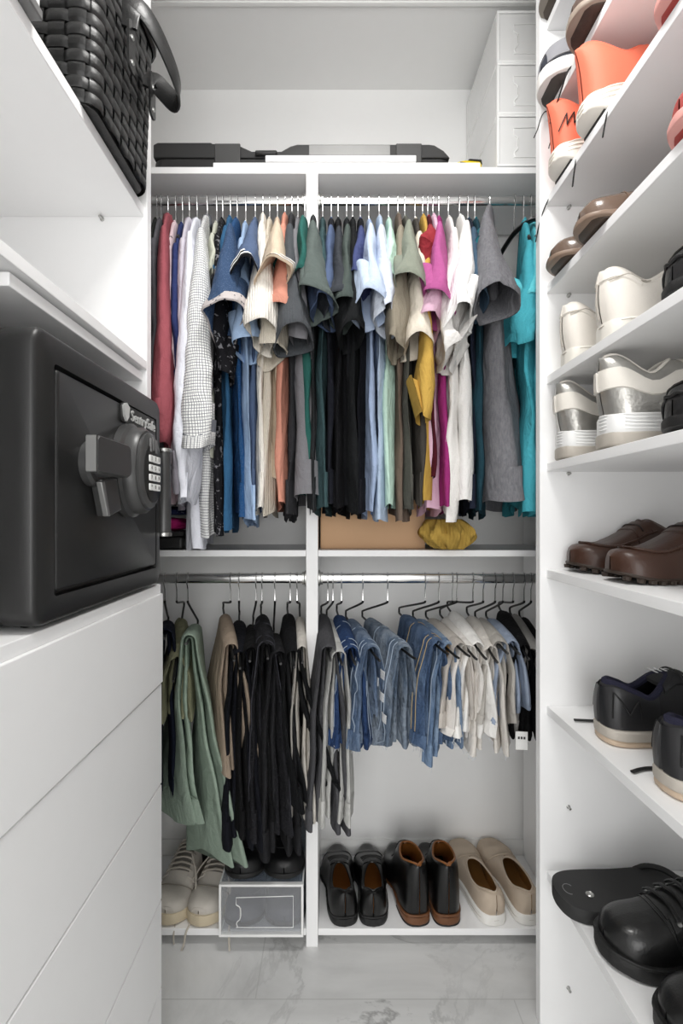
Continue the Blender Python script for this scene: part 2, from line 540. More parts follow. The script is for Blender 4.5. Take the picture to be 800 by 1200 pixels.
for r_, row in enumerate(('123', '456', '789', '*0#')):
    for c_, ch in enumerate(row):
        k = MB(); M = onface(KY - .014 + c_ * .0165, KZ + .019 - r_ * .0155)
        k.prism(rrect(-.0065, .0065, -.0055, .0055, .002, 3), .0445, .0475, M)
        text_mesh(k, ch, .0085, M @ Matrix.Translation((0, 0, .0474)), .0004, 1)
        k.build('key', [keyw, inkm], keypad)
# lever handle to the near side of the keypad, and the key-lock lug below it
HY = SO.y - 0.100
k = MB(); oval(k, HY + .020, KZ - .002, [(.032, .0008), (.032, .010), (.028, .014), (.020, .014), (.018, .034)], 1, 1)
hub = k.build('handle_hub', SAFEG, safe)
M = onface(HY, KZ)
k = MB()
k.loft([[M @ Vector((x, y * s + dz, h)) for x, y in rrect(-.050, .052, -.024, .024, .010, 4)] for h, s, dz in ((.032, 1, .004), (.043, 1, .004), (.046, .92, .004))], True, True, True)
hnd = k.build('lever_handle', plain('safe_handle', '#3b3b3b', 0.34, var=0.06), safe)
k = MB()
k.loft([[M @ Vector((x, y, h)) for x, y in rrect(-.054, -.0495, -.020, .027, .003, 4)] for h in (.0325, .0455)], True, True, True)
k.build('handle_edge', plain('safe_handle_edge', '#8d8d8c', 0.32, metal=0.5), hnd)
k = MB()
k.loft([[M @ Vector((x, y, h)) for x, y in ((.020 - .012 * q, -.024), (.062, -.020), (.078, -.066), (.040 - .006 * q, -.076))] for h, q in ((.001, 0), (.018, .4), (.021, .2))], True, True, True)
k.build('lock_lug', plain('safe_handle', '#3b3b3b'), safe, bevel=.002)
k = MB()
k.loft([[M @ Vector((x, y, h)) for x, y in ((.010, -.028), (.020, -.026), (.038, -.076), (.030, -.076))] for h in (.014, .0225)], True, True, True)
k.build('lock_lug_trim', plain('safe_handle_edge', '#a9a9a7'), safe, bevel=.0015)
lg = MB()
text_mesh(lg, 'SentrySafe', .0265, onface(SO.y + .112, 1.2905), .004)
Mx = onface(SO.y + .034, 1.2915)
lg.prism([(-.011, .010), (.0, .016), (.011, .010), (.008, -.006), (0, -.014), (-.008, -.006)], -.002, .006, Mx)
logo = lg.build('logo_lettering', plain('logo_metal', '#d9d9d7', 0.3, metal=0.4), safe)
lb = MB(); lb.prism(rrect(-.094, .058, -.014, .016, .006, 3), .0006, .0022, onface(SO.y + .112, 1.2895))
lb.build('logo_plate', plain('logo_plate_black', '#161616', 0.45), logo)
hg = MB()
hg.lathe([(.0001, 1.090), (.0135, 1.090), (.0135, 1.250), (.0001, 1.250)], 16, Matrix.Translation((SX + .002 - SO.x, S1 + .0140 - SO.y, -SO.z)))
hinge = hg.build('hinge_barrel', SAFEG, safe)
for z in (1.0815, 1.2505):
    MB().lathe([(.0001, 0), (.0145, 0), (.0155, .003), (.0145, .0075), (.0001, .008)], 16, Matrix.Translation((SX + .002 - SO.x, S1 + .0140 - SO.y, z - SO.z))).build('hinge_cap', STEEL, hinge)
for yy in (S0 + .05, S1 - .05):
    for xx in (-.64, -.375):
        MB().lathe([(.0001, .0003), (.014, .0003), (.013, .0057), (.0001, .0057)], 14, Matrix.Translation((xx - SO.x, yy - SO.y, 0))).build('foot', BLACKP, safe)

# ------------------------------------------------------------------ woven basket and its neighbour
BO = Vector((-0.52, 0.857, 1.752))
basket = thing('woven_basket', 'black woven strap basket with a leather loop handle on the high shelf', 'basket', BO)
WOV = plain('woven_strap', '#232323', 0.46, var=0.3, nscale=40, bmp=0.2, bscale=300)
WOV2 = plain('woven_strap_dark', '#161616', 0.4, var=0.2, nscale=40, bmp=0.2, bscale=300)
HBX, HBY, HBZ = 0.157, 0.112, 0.295
def bk(u, z, off):      # a point round the basket: u in [0,1), off = outwards
    t = 1 + 0.12 * (z / HBZ)
    hx, hy, r = HBX * (1 + 0.06 * (z / HBZ)), HBY * (1 + 0.07 * z / HBZ), 0.028
    pts = rrect(-hx, hx, -hy, hy, r, 5)
    pts = pts + [pts[0]]
    ln = [0]
    for a, b_ in zip(pts, pts[1:]): ln.append(ln[-1] + math.hypot(b_[0] - a[0], b_[1] - a[1]))
    s = (u % 1.0) * ln[-1]
    for i in range(len(pts) - 1):
        if ln[i + 1] >= s:
            f = (s - ln[i]) / max(1e-9, ln[i + 1] - ln[i])
            x, y = pts[i][0] + (pts[i + 1][0] - pts[i][0]) * f, pts[i][1] + (pts[i + 1][1] - pts[i][1]) * f
            break
    q = Vector((max(-hx + r, min(hx - r, x)), max(-hy + r, min(hy - r, y)), 0))
    n = (Vector((x, y, 0)) - q)
    n = n.normalized() if n.length > 1e-6 else Vector((1, 0, 0))
    return Vector((x, y, z)) + n * off
NST, NROW = 34, 15
wv = MB()
RH = HBZ / NROW
for r_ in range(NROW):
    z0, z1 = r_ * RH + .0012, (r_ + 1) * RH - .0012
    n = NST * 8
    loops = []
    for (zz, o) in ((z0, -.001), (z0 + .002, .0005), ((z0 + z1) / 2, .0008), (z1 - .002, .0005), (z1, -.001)):
        loops.append([bk(j / n, zz, o + .0021 * max(-1, min(1, 1.9 * math.cos(PI * NST * j / n + PI * r_)))) for j in range(n)])
    wv.loft(loops, True)
for s_ in range(NST):
    u0 = (s_ + 0.0) / NST
    wst = .40 / NST
    rr = []
    nz = NROW * 6
    for i in range(nz + 1):
        z = HBZ * i / nz
        ph = -.0022 * math.cos(PI * s_) * max(-1, min(1, 1.7 * math.cos(PI * (i / 6 - .5))))
        rr.append([bk(u0 + wst * q, z, ph + .0002 + .0006 * (1 - q * q)) for q in (-1, -.5, 0, .5, 1)])
    wv.loft(rr, False, mi=1)
wv.build('woven_body', [WOV, WOV2], basket)
MB().loft([[bk(j / 80, 0.006, o) for j in range(80)] for o in (-.004,)] + [[bk(j / 80, 0.001, -.006) for j in range(80)]], True, False, True).build('basket_floor', WOV2, basket)
MB().loft([[bk(j / 80, HBZ - .004, o) for j in range(80)] for o in (-.005,)] + [[bk(j / 80, .004, -.006) for j in range(80)]], True).build('lining', WOV2, basket)
rm = MB(); rm.loft([[bk(j / 80, HBZ + dz, o) for j in range(80)] for dz, o in ((-.024, .006), (-.02, .011), (.0, .012), (.010, .008), (.012, .001), (.008, -.008), (-.01, -.010), (-.022, -.008))] , True)
rm.build('rim', WOV2, basket)
def ribbon(pts, w, th, up=(0, 0, 1)):
    pts = [Vector(p) for p in pts]
    for _ in range(3):
        q = [pts[0]]
        for a, b_ in zip(pts, pts[1:]): q += [a * .75 + b_ * .25, a * .25 + b_ * .75]
        pts = q + [pts[-1]]
    U = Vector(up)
    rings = []
    for i, p in enumerate(pts):
        t = (pts[min(i + 1, len(pts) - 1)] - pts[max(0, i - 1)]).normalized()
        sdv = t.cross(U).normalized()
        upv = sdv.cross(t).normalized()
        rings.append([p + upv * w / 2 * a + sdv * th / 2 * b_ for a, b_ in ((-1, -.6), (-.9, -1), (.9, -1), (1, -.6), (1, .6), (.9, 1), (-.9, 1), (-1, .6))])
    return MB().loft(rings, True, True, True)
LEA = leather('strap_black', '#151515', 0.36)
hp = [(-.3480, .826, 1.90), (-.3470, .826, 1.945), (-.340, .827, 1.985), (-.322, .838, 1.985), (-.300, .868, 1.955), (-.284, .905, 1.915), (-.292, .928, 1.895), (-.320, .928, 1.925), (-.338, .924, 1.945), (-.3435, .922, 1.925)]
hp = [Vector(p) - BO for p in hp]
hmid = ribbon(hp[1:], .034, .005)
hd = hmid.build('handle', LEA, basket)
for yy in (.826, .922):
    tb_ = MB(); Mh = Matrix.Translation(Vector((-.3435, yy, 1.905)) - BO) @ Matrix(((0, 0, 1, 0), (1, 0, 0, 0), (0, 1, 0, 0), (0, 0, 0, 1)))
    tb_.prism(rrect(-.013, .013, -.035, .048, .010, 4), .002, .006, Mh)
    tbo = tb_.build('handle_tab', LEA, hd)
    for dz in (-.02, .022):
        MB().lathe([(.0001, .006), (.0045, .006), (.004, .008), (.0001, .009)], 12, Mh @ Matrix.Translation((0, dz, 0))).build('rivet', STEEL, hd)

sb = thing('storage_box', 'white storage box with grey edging beside the basket on the high shelf', 'box', (-0.50, .52, 1.752))
box(-.128, .128, -.105, .105, .014, .19).build('box_body', plain('white_card', '#ededec', .6), sb, bevel=.003)
box(-.13, .13, -.107, .107, .0003, .0135).build('base_edging', plain('grey_edging', '#6d6d6d', .5), sb, bevel=.002)

# ------------------------------------------------------------------ plastic shoe boxes
FRAMEW = plain('white_box_frame', '#f2f2f1', .35, var=.01)
def shoe_box(loc, label, group, panel, frame, doorm):
    t = thing('shoe_storage_box', label, 'shoe box', loc, 0, group)
    w, dp, h = .108, .292, .1345
    fr = MB()
    e = .006
    for (x0, x1, z0, z1) in ((-w, w, 0, e), (-w, w, h - e, h), (-w, -w + e, e, h - e), (w - e, w, e, h - e)):
        fr.box(x0, x1, 0, .012, z0, z1)
        fr.box(x0, x1, dp - .008, dp, z0, z1)
    for x0 in (-w, w - .004):
        for z0 in (0, h - .004): fr.box(x0, x0 + .004, .012, dp - .008, z0, z0 + .004)
    fr.build('box_frame', frame, t, bevel=.0012)
    sh = MB()
    sh.box(-w + .0005, -w + .002, .012, dp - .008, .004, h - .004)
    sh.box(w - .002, w - .0005, .012, dp - .008, .004, h - .004)
    sh.box(-w + .004, w - .004, .012, dp - .008, h - .002, h - .0005)
    sh.box(-w + .004, w - .004, .012, dp - .008, .0005, .002)
    sh.box(-w + e, w - e, dp - .004, dp - .002, e, h - e)
    sh.build('box_panels', panel, t, smooth=False)
    dr = box(-w + e + .001, w - e - .001, .003, .0055, e + .001, h - e - .001).build('flap_door', doorm, t)
    ins = MB()
    a0, a1, b0, b1 = -.082, .082, .024, .104
    path = [(a1, b0), (a1, b1), (a0 + .018, b1 - .004), (a0 + .018, b1 - .022)]
    ins.tube([(x, .0022, z) for x, z in path], .0011, 6)
    ins.tube([(a0 + .018, .0022, b1 - .022), (a0 + .030, .0022, b1 - .030), (a0 + .030, .0022, b1 - .058), (a0 + .018, .0022, b0 + .012), (a0 + .022, .0022, b0)], .0013, 6, smooth=1)
    ins.tube([(a0 + .018, .0022, b0), (a1, .0022, b0)], .0009, 6)
    ins.build('door_ridge', frame, dr)
    box(a0 + .0275, a0 + .031, .0012, .0028, b0 + .028, b0 + .050).build('door_slot', plain('slot_dark', '#3a3a3a' if panel.name != 'box_white_panel' else '#c9c9c7', .6), dr)
    return t
PAN1 = clear_plastic('box_white_panel', '#f1f1f0', .93)
DOOR1 = clear_plastic('box_white_door', '#ededec', .90)
for i, pos in enumerate(('lowest', 'middle', 'topmost')):
    shoe_box((.427 + .108, DF - .002, 2.0335 + i * .135), 'frosted white shoe box, %s of the stack on the top shelf' % pos, 'white shoe boxes stacked by the ceiling', PAN1, FRAMEW, DOOR1)
PAN2 = clear_plastic('box_smoke_panel', '#aab8c8', .26, .2)
DOOR2 = clear_plastic('box_clear_door', '#e6e8ec', .15, .22)
SBX, SBY, SBZ = -.1835, 1.252, .0473
shoe_box((SBX, SBY, SBZ), 'clear drop-front shoe box at floor level under the black shoes', None, PAN2, FRAMEW, DOOR2)

# ------------------------------------------------------------------ things on the top shelf
TS = 2.0332
case = thing('tool_case', 'long charcoal hard plastic case lying on the top shelf', 'case', (-.085, 1.43, TS + .0162))
def seg(x0, x1, y0, y1, z0, z1, name, mat=DARKCASE, bev=.006, par=case):
    return box(x0 + .085, x1 + .085, y0 - 1.43, y1 - 1.43, z0 - 0, z1 - 0).build(name, mat, par, bevel=bev, seg=3)
base_c = MB(); base_c.prism(rrect(-.405, .405, -.10, .10, .03, 5), .0003, .043)
base_c.build('case_base', DARKCASE, case, bevel=.004)
ld = MB()
top = [(-.402, .045), (-.402, .080), (-.390, .086), (-.245, .086), (-.242, .083), (-.20, .083), (-.17, .078), (-.135, .062), (-.055, .062), (-.030, .076), (-.012, .081), (.345, .081), (.360, .079), (.385, .064), (.402, .045)]
Mz = Matrix(((1, 0, 0, 0), (0, 0, 1, 0), (0, 1, 0, 0), (0, 0, 0, 1)))
ld.prism(top, -.100, .098, Mz)
ld.build('case_lid', DARKCASE, case, bevel=.004, angle=30)
for x0, x1 in ((-.235, -.165), (.255, .325)):
    box(x0, x1, -.106, -.1005, .026, .080).build('latch', plain('case_latch', '#474747', .45), case, bevel=.003)
box(.02, .24, -.1025, -.1003, .050, .078).build('case_label', plain('grey_case_label', '#8d8d8c', .4, metal=.3), case, bevel=.001)
box(-.125, -.065, -.112, -.1005, .046, .058).build('case_handle', BLACKP, case, bevel=.004)
wb1 = box(-.35, .35, -.075, .075, 0, .0155).build('shelf_board', WHITE, None, bevel=.0015)
wb1.location = (.036, 1.36, TS + .0003)
tag(wb1, 'long loose white shelf board lying under the charcoal case', 'board')
wb2 = box(-.197, .197, -.02, .02, 0, .0165).build('shelf_board', WHITE, None, bevel=.0015)
wb2.location = (.0205, 1.302, TS + .0163)
tag(wb2, 'short white shelf board resting on a longer board on the top shelf', 'board')
tl = thing('tape_measure', 'small yellow and black hand tool beside the charcoal case', 'tool', (.36, 1.315, TS + .0163), math.radians(12))
YEL = plain('tool_yellow', '#e8cf1c', .4)
k = MB(); k.prism([(-.036, .0005), (.034, .0005), (.036, .010), (.030, .019), (-.012, .016), (-.030, .010), (-.038, .006)], -.014, .014, Mz); k.build('tool_body', YEL, tl, bevel=.003)
k = MB(); k.prism([(-.004, .0165), (.031, .0195), (.0365, .011), (.034, .024), (-.002, .021)], -.015, .015, Mz); k.build('grip', BLACKP, tl, bevel=.002)
k = MB(); k.prism([(-.028, .0045), (-.006, .0045), (-.006, .008), (-.028, .008)], -.0155, -.0143, Mz); k.build('side_mark', BLACKP, tl)

# ------------------------------------------------------------------ things on the middle shelves
MS = 1.0343
cb = thing('cardboard_box', 'plain brown cardboard box on the middle shelf', 'box', (.108, 1.44, MS))
CARD = plain('cardboard', '#c9a583', .85, spec=.1, var=.05, nscale=9)
box(-.142, .142, -.11, .11, .0003, .135).build('box_body', CARD, cb, bevel=.002)
for y0, y1 in ((-.109, -.0015), (.0015, .109)):
    box(-.141, .141, y0, y1, .1353, .1383).build('box_flap', CARD, cb, bevel=.001)
box(-.1415, .1415, -.02, .02, .1385, .1388).build('packing_tape', clear_plastic('packing_tape', '#cdb98f', .8), cb)

def folded(name, label, cat, loc, sx, sy, h, mat, seed, layers=3, rz=0.0):
    mb = MB()
    rnd = random.Random(seed)
    N, Rr = 40, 14
    rings = []
    for i in range(Rr + 1):
        t = i / Rr
        bulge = 1 - .25 * abs(2 * t - 1) ** 3 + .05 * abs(math.sin(PI * layers * t))
        ring = []
        for j in range(N):
            a = 2 * PI * j / N
            x = sx * bulge * math.copysign(abs(math.cos(a)) ** .5, math.cos(a))
            y = sy * bulge * math.copysign(abs(math.sin(a)) ** .5, math.sin(a))
            nz = noise.noise(Vector((x * 22 + seed, y * 22, t * 4)))
            ring.append(Vector((x * (1 + .10 * nz), y * (1 + .10 * nz), h * t + .008 * nz * (t if t < .99 else 1))))
        rings.append(ring)
    for q in (.6, .25):
        rings.append([Vector((p.x * q, p.y * q, h * 1.02 + .006 * noise.noise(p * 30))) for p in rings[Rr]])
    for p in rings[0]: p.z = .0005
    mb.loft(rings, True, True, True)
    o = mb.build(name, mat, None, angle=70)
    o.location = loc
    o.rotation_euler = (0, 0, rz)
    return tag(o, label, cat)
bx = thing('shoe_care_box', 'black plastic box with ribbed lid under the magenta cloth', 'box', (-.468, 1.355, MS))
box(-.075, .075, -.07, .07, .0004, .036).build('box_body', BLACKP, bx, bevel=.008, seg=3)
lid_ = MB(); lid_.box(-.077, .077, -.072, .072, .0365, .048)
for i in range(9): lid_.box(-.070 + i * .0165, -.064 + i * .0165, -.0735, .0735, .040, .0495)
lid_.build('lid', BLACKP, bx, bevel=.001)
folded('folded_shirt', 'bright magenta folded shirt lying on a black box', 'clothing', (-.470, 1.352, MS + .050), .068, .062, .032, fabric('#e6148c'), 3, 2)
folded('folded_shirt', 'navy folded shirt on top of the magenta one', 'clothing', (-.460, 1.352, MS + .091), .070, .062, .022, fabric('#2b3560', 'floral', '#8f93ad', 60), 5, 2)
# ------------------------------------------------------------------ hanging clothes: builders
def hook_pts(zend):
    return [(0, .0135, -.006), (0, .0130, .004), (0, .0085, .0128), (0, 0, .0153), (0, -.0085, .0128), (0, -.0130, .003), (0, -.0105, -.011), (0, -.0035, -.022), (0, 0, -.032), (0, 0, zend)]
HM = {}
def hanger_meshes():
    if 'hook' in HM: return
    HM['hook'] = MB().tube(hook_pts(-.088), .0014, 6, smooth=1).mesh('hook', CHROME)
    b = MB()
    b.tube([(0, -.145, -.180), (0, -.10, -.142), (0, -.02, -.096), (0, 0, -.088), (0, .02, -.096), (0, .10, -.142), (0, .145, -.180)], .0042, 6, smooth=1)
    HM['bar'] = b.mesh('shoulder_bar', plain('hanger_velvet', '#2a2a2a', .8))
    HM['thook'] = MB().tube(hook_pts(-.062), .0015, 6, smooth=1).mesh('hook', CHROME)
hanger_meshes()
def mesh_obj(name, me, parent):
    o = bpy.data.objects.new(name, me)
    col.objects.link(o)
    o.parent = parent
    return o

GRP_UH = 'slim wire hangers on the upper rods'
GRP_SH = 'shirts and dresses on the upper rods'
def shirt_hanger(x, yaw, short, z=ROD_TOP):
    h = thing('clothes_hanger', 'slim chrome-hooked hanger holding the ' + short, 'hanger', (x, ROD_D, z), yaw, GRP_UH)
    mesh_obj('hook', HM['hook'], h)
    mesh_obj('shoulder_bar', HM['bar'], h)
    return h

def sgp(v, p): return math.copysign(abs(v) ** p, v)
SEED = [0]
def shirt(xh, hexc, label, short, name='shirt', cat='shirt', xe=None, ye=345, we=26, hem=588, T=.0125, ws=.185, drop=.115, kind='short',
          pat=None, hex2='#101010', scale=60, trim=None, collar=False, xt=None, fwd=.06, dz=0.0, crump=1.0, xb=None, wb=None, neck=.045, cuffcol=None, bodycol=None):
    SEED[0] += 1
    rnd = random.Random(SEED[0] * 31)
    R = lambda a, b: a + (b - a) * rnd.random()
    mat = fabric(hexc, pat, hex2, scale)
    Xh = pxX(xh, ROD_D)
    Dt = ROD_D - ws
    if xt is None:
        nat = CX + (xh - CX) * ROD_D / Dt
        xt = xh + .30 * (nat - xh)
    yaw = math.asin(max(-.5, min(.5, (pxX(xt, Dt) - Xh) / ws)))
    shirt_hanger(Xh, yaw, short)
    z0 = ROD_TOP - .074 + dz
    t = thing(name, label, cat, (Xh, ROD_D, z0), yaw, GRP_SH)
    def loc(px_, D, py_=None):            # a point at depth D in the garment's own frame
        p = Vector((pxX(px_, D) - Xh, D - ROD_D, 0))
        p.rotate(Matrix.Rotation(-yaw, 3, 'Z'))
        return p.x
    zh = pyZ(hem, ROD_D - .17) - z0       # hem height, below the neck
    ph = [R(0, 6.3) for _ in range(6)]
    lam = R(.085, .13)
    xbs = 0 if xb is None else loc(xb, ROD_D - .17)
    N = 40
    lv = [0.0, .08, .25, .5, .75, .92, 1.0]
    zs = [-drop * k for k in lv]
    nb = 20
    zs += [-drop + (zh + drop) * (i / nb) for i in range(1, nb + 1)]
    wh = R(.165, .195)
    rings = []
    for z in zs:
        if z >= -drop: 
            k = -z / drop
            w = neck + (ws - neck) * (k ** .8)
            th = .0095 + (T * .8 - .0095) * k
            s = 0
        else:
            s = (z + drop) / (zh + drop)
            w = ws + (wh - ws) * min(1, s * 2.2) * (1 if s < .45 else 1) + .012 * math.sin(s * 5 + ph[0]) * s
            wT = T if wb is None else T + (wb - T) * s
            th = T * .8 + (wT - T * .8) * min(1, s * 2)
        A = .0095 * crump * (s ** .7) if s > 0 else 0
        ring = []
        for j in range(N):
            a = 2 * PI * j / N
            y = w * sgp(math.cos(a), .75)
            x = th * sgp(math.sin(a), .8)
            wv_ = math.sin(2 * PI * y / lam + ph[1] + z * 2.2) + .5 * math.sin(2 * PI * y / (lam * .47) + ph[2] - z * 3.1)
            x += A * .6 * wv_ + xbs * s * (1 if y < 0 else .8)
            x += (math.sin(a) * .5) * A * math.sin(2 * PI * y / (lam * .6) + ph[3] + z)
            zz = z
            if s > .85: zz += .012 * crump * math.sin(2 * PI * y / .23 + ph[4]) * (s - .85) / .15
            if z < -.001 and s == 0: zz -= .0015 * (1 - abs(math.sin(a)))
            if s > 0:
                nv = noise.noise(Vector((y * 16 + ph[0] * 9, z * 7, (1 if math.sin(a) > 0 else -1) * 2.0)))
                x += .010 * crump * min(1, s * 3) * nv
            ring.append(Vector((x, y, zz)))
        rings.append(ring)
    last = rings[-1]
    ctr = Vector((sum(p.x for p in last) / N, 0, 0))
    for dzz in (.002, .08):
        rings.append([Vector((p.x + (ctr.x - p.x) * .10, p.y * .985, p.z + dzz)) for p in last])
    top = rings[0]
    mb = MB().loft(rings, True, False, False)
    bodyrings = rings
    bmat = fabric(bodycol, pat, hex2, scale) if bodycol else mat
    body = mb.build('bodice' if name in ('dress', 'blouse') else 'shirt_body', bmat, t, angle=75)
    if pat == 'check': weave(body, rings)
    if collar:
        cr = []
        for (k, zz, ww) in ((.95, -.018, neck + .012), (1.0, .004, neck + .004), (1.0, .016, neck - .004), (1.35, -.004, neck + .010), (1.5, -.022, neck + .017), (1.2, -.024, neck + .016)):
            cr.append([Vector((.0105 * k * sgp(math.sin(2 * PI * j / 24), .8), ww * sgp(math.cos(2 * PI * j / 24), .8), zz - .010 * (math.cos(2 * PI * j / 24) < -.6))) for j in range(24)])
        MB().loft(cr, True).build('collar', mat, t, angle=80)
    else:
        cr = []
        for k in range(9):
            q = 2 * PI * k / 8
            cr.append([Vector(((.0042 + .0018 * math.cos(q)) * sgp(math.sin(2 * PI * j / 24), .8), (neck + .001 + .0035 * math.cos(q)) * sgp(math.cos(2 * PI * j / 24), .8), .0035 * math.sin(q))) for j in range(24)])
        MB().loft(cr, True).build('neckband', mat, t, angle=80)
    if kind == 'none': return t
    # sleeves: the near one hangs towards the aisle, the far one lies flat towards the wall
    long_ = kind == 'long'
    for side in (-1, 1):
        near = side == -1
        f = fwd if near else .012
        Dc = ROD_D - ws - f
        zc = pyZ(ye, Dc - .03) - z0
        swing = (loc(xe, Dc) if xe is not None else 0) if near else 0
        gape = (we / 2.0 / F * Dc) if near else .010
        e2c = .050 if long_ else (.056 if near else .06)
        P0 = Vector((0, side * (ws - .045), -drop - .045))
        P2 = Vector((swing, side * (ws + f), zc))
        P1 = Vector((swing * .25, side * (ws + (f * .8 if long_ else f * .25)), P0.z + (P2.z - P0.z) * .42))
        n = 26 if long_ else 16
        M_ = 28
        tilt = R(-.30, .30) if not long_ else R(-.2, .2)
        srings = []
        for i in range(n + 1):
            q = i / n
            p = P0 * (1 - q) ** 2 + P1 * (2 * q * (1 - q)) + P2 * q * q
            d = ((P1 - P0) * (1 - q) + (P2 - P1) * q)
            dyz = Vector((0, d.y, d.z)).normalized()
            e2 = Vector((0, -dyz.z, dyz.y)) * (1 if True else 1)
            h2 = .078 + (e2c - .078) * q
            h1 = .0135 + (gape - .0135) * (q ** (.75 if not long_ else .7))
            if long_: h1 *= 1 - .35 * max(0, (q - .82) / .18)
            ring = []
            for j in range(M_):
                a = 2 * PI * j / M_
                fold = 1 + .20 * crump * q * math.sin(3 * a + ph[2] + 3 * q) + .12 * crump * q * math.sin(5 * a + ph[5] - 4 * q)
                pos = p + e2 * (h2 * sgp(math.cos(a), .9) * (1 + .05 * math.sin(2 * a + ph[3]))) + Vector((1, 0, 0)) * (h1 * sgp(math.sin(a), .9) * fold)
                pos.x += .006 * crump * math.sin(7 * q + ph[4] + a) * q
                nz = noise.noise(Vector((pos.y * 14 + ph[1] * 7, pos.z * 14, math.sin(a) * 1.2 + ph[0])))
                pos.x += .009 * crump * q * nz + .004 * crump * q * noise.noise(pos * 38)
                pos.y += .006 * crump * q * noise.noise(pos * 30 + Vector((5, 1, ph[3])))
                if near: pos.z += tilt * (pos.x - swing) * q ** 3 + .006 * crump * q ** 4 * math.sin(2 * a + ph[5])
                ring.append(pos)
            srings.append(ring)
        end = srings[-1]
        c_ = sum(end, Vector()) / M_
        ax = (srings[-1][0] - srings[-2][0]).normalized()
        inner = []
        for dd, k in ((-.001, .97), (-.03, .93), (-.09, .86)):
            inner.append([c_ + (p - c_) * k + ax * dd for p in end])
        sl = MB().loft(srings + inner, True).build('sleeve', mat, t, angle=75)
        if pat == 'check': weave(sl, srings + inner)
        if near and not long_ and not trim and not cuffcol:
            g0, g1 = srings[-2 if n < 20 else -3], srings[-1]
            gc = [sum(g, Vector()) / M_ for g in (g0, g1)]
            hb = MB().loft([[gc[0] + (p - gc[0]) * 1.0 for p in g0], [gc[0] + (p - gc[0]) * 1.03 for p in g0], [gc[1] + (p - gc[1]) * 1.035 for p in g1], [gc[1] + (p - gc[1]) * .99 + ax * .002 for p in g1]], True)
            hb.build('sleeve_hem', mat, sl, angle=75)
        if near and (trim or (long_ and collar) or cuffcol):
            cuffm = fabric(trim or cuffcol or hexc, pat if not (trim or cuffcol) else ('dots' if cuffcol else None), hex2 if not cuffcol else '#4c4c58', scale if not cuffcol else 90)
            wdt = .05 if long_ else (.034 if trim else .022)
            k0 = [c_ + (p - c_) * 1.03 - ax * wdt for p in end]
            k1 = [c_ + (p - c_) * 1.05 + ax * .004 for p in end]
            k2 = [c_ + (p - c_) * .985 + ax * .005 for p in end]
            k3 = [c_ + (p - c_) * .955 - ax * .02 for p in end]
            cf = MB().loft([k0, [(a_ + b_) / 2 for a_, b_ in zip(k0, k1)], k1, k2, k3], True).build('cuff', cuffm, sl, angle=75)
            if pat == 'check': weave(cf, [k0, k0, k1, k2, k3])
            if trim and not long_:
                for o1, o2, hx in ((.040, .031, '#f4f4f1'), (.024, .015, '#f4f4f1')):
                    s0 = [c_ + (p - c_) * 1.062 - ax * (o1 - .012) for p in end]
                    s1 = [c_ + (p - c_) * 1.074 - ax * (o2 - .012) for p in end]
                    MB().loft([s0, s1], True).build('sleeve_stripe', fabric(hx), sl, angle=75)
    return t

# ------------------------------------------------------------------ shirts, from the drawer side to the shoe shelves
S = shirt
S(184, '#272b28', 'black-green long-sleeved shirt hanging first behind the white panel by the safe', 'black-green shirt beside the shelf panel', kind='long', xe=181, ye=560, we=16, hem=585, ws=.16, fwd=.03)
S(189, '#6b6a70', 'slate grey shirt squeezed between the black-green and the crimson shirts', 'slate grey shirt', kind='long', xe=188, ye=540, we=14, hem=560, ws=.17, fwd=.02)
S(197, '#ba5c67', 'crimson long-sleeved shirt with a bulging sleeve beside pale pink', 'crimson long-sleeved shirt', kind='long', xe=192, ye=520, we=26, hem=540, ws=.19, collar=True, xt=191, fwd=.05, dz=.012, T=.012)
S(206, '#e8cdd3', 'pale pink shirt between the crimson shirt and the royal blue one', 'pale pink shirt', kind='long', xe=206, ye=560, we=14, hem=585, ws=.165, fwd=.02, dz=-.008)
S(214, '#36457f', 'royal blue shirt between pale pink and lavender shirts', 'royal blue shirt', kind='long', xe=213, ye=480, we=16, hem=560, ws=.165, fwd=.02, dz=-.012)
S(222, '#d5cfdb', 'lavender-grey dress shirt beside the royal blue shirt', 'lavender-grey dress shirt', kind='long', xe=214, ye=575, we=20, hem=592, ws=.175, collar=True, fwd=.03)
S(231, '#e9ebf5', 'white-lilac dress shirt hanging longest in front of the checked shirt', 'white-lilac dress shirt', kind='long', xe=219, ye=585, we=34, hem=640, ws=.19, collar=True, fwd=.05, xb=228, wb=.022, T=.012)
S(243, '#f1f1ef', 'white dress shirt with a fine dark grid check', 'white grid-checked dress shirt', kind='long', xe=232, ye=522, we=44, hem=628, ws=.19, collar=True, fwd=.07, pat='check', hex2='#80848e', scale=165, dz=.008, xb=243, wb=.024, T=.013)
S(254, '#cfd1bf', 'thin greenish cream top beside the grid-checked shirt', 'greenish cream top', kind='short', xe=252, ye=330, we=14, hem=540, ws=.16, fwd=.02, dz=-.01)
S(261, '#1d1d22', 'black floral shirt hidden behind the dotted navy shirt', 'black floral shirt', kind='short', xe=261, ye=440, we=26, hem=622, ws=.175, pat='floral', hex2='#8b8a90', scale=70, fwd=.04)
S(270, '#2f6d9b', 'steel blue shirt directly behind the dotted navy shirt', 'steel blue shirt', kind='short', xe=266, ye=335, we=18, hem=622, ws=.17, fwd=.02, dz=.005)
S(278, '#3d5a82', 'navy short-sleeved shirt with tiny dots and a pale printed cuff', 'dotted navy shirt', kind='short', xe=263, ye=368, we=44, hem=600, ws=.19, fwd=.09, pat='dots', hex2='#7f93b3', scale=420, cuffcol='#cfc6c4', xt=270, bodycol='#1c5a94', xb=284, wb=.016)
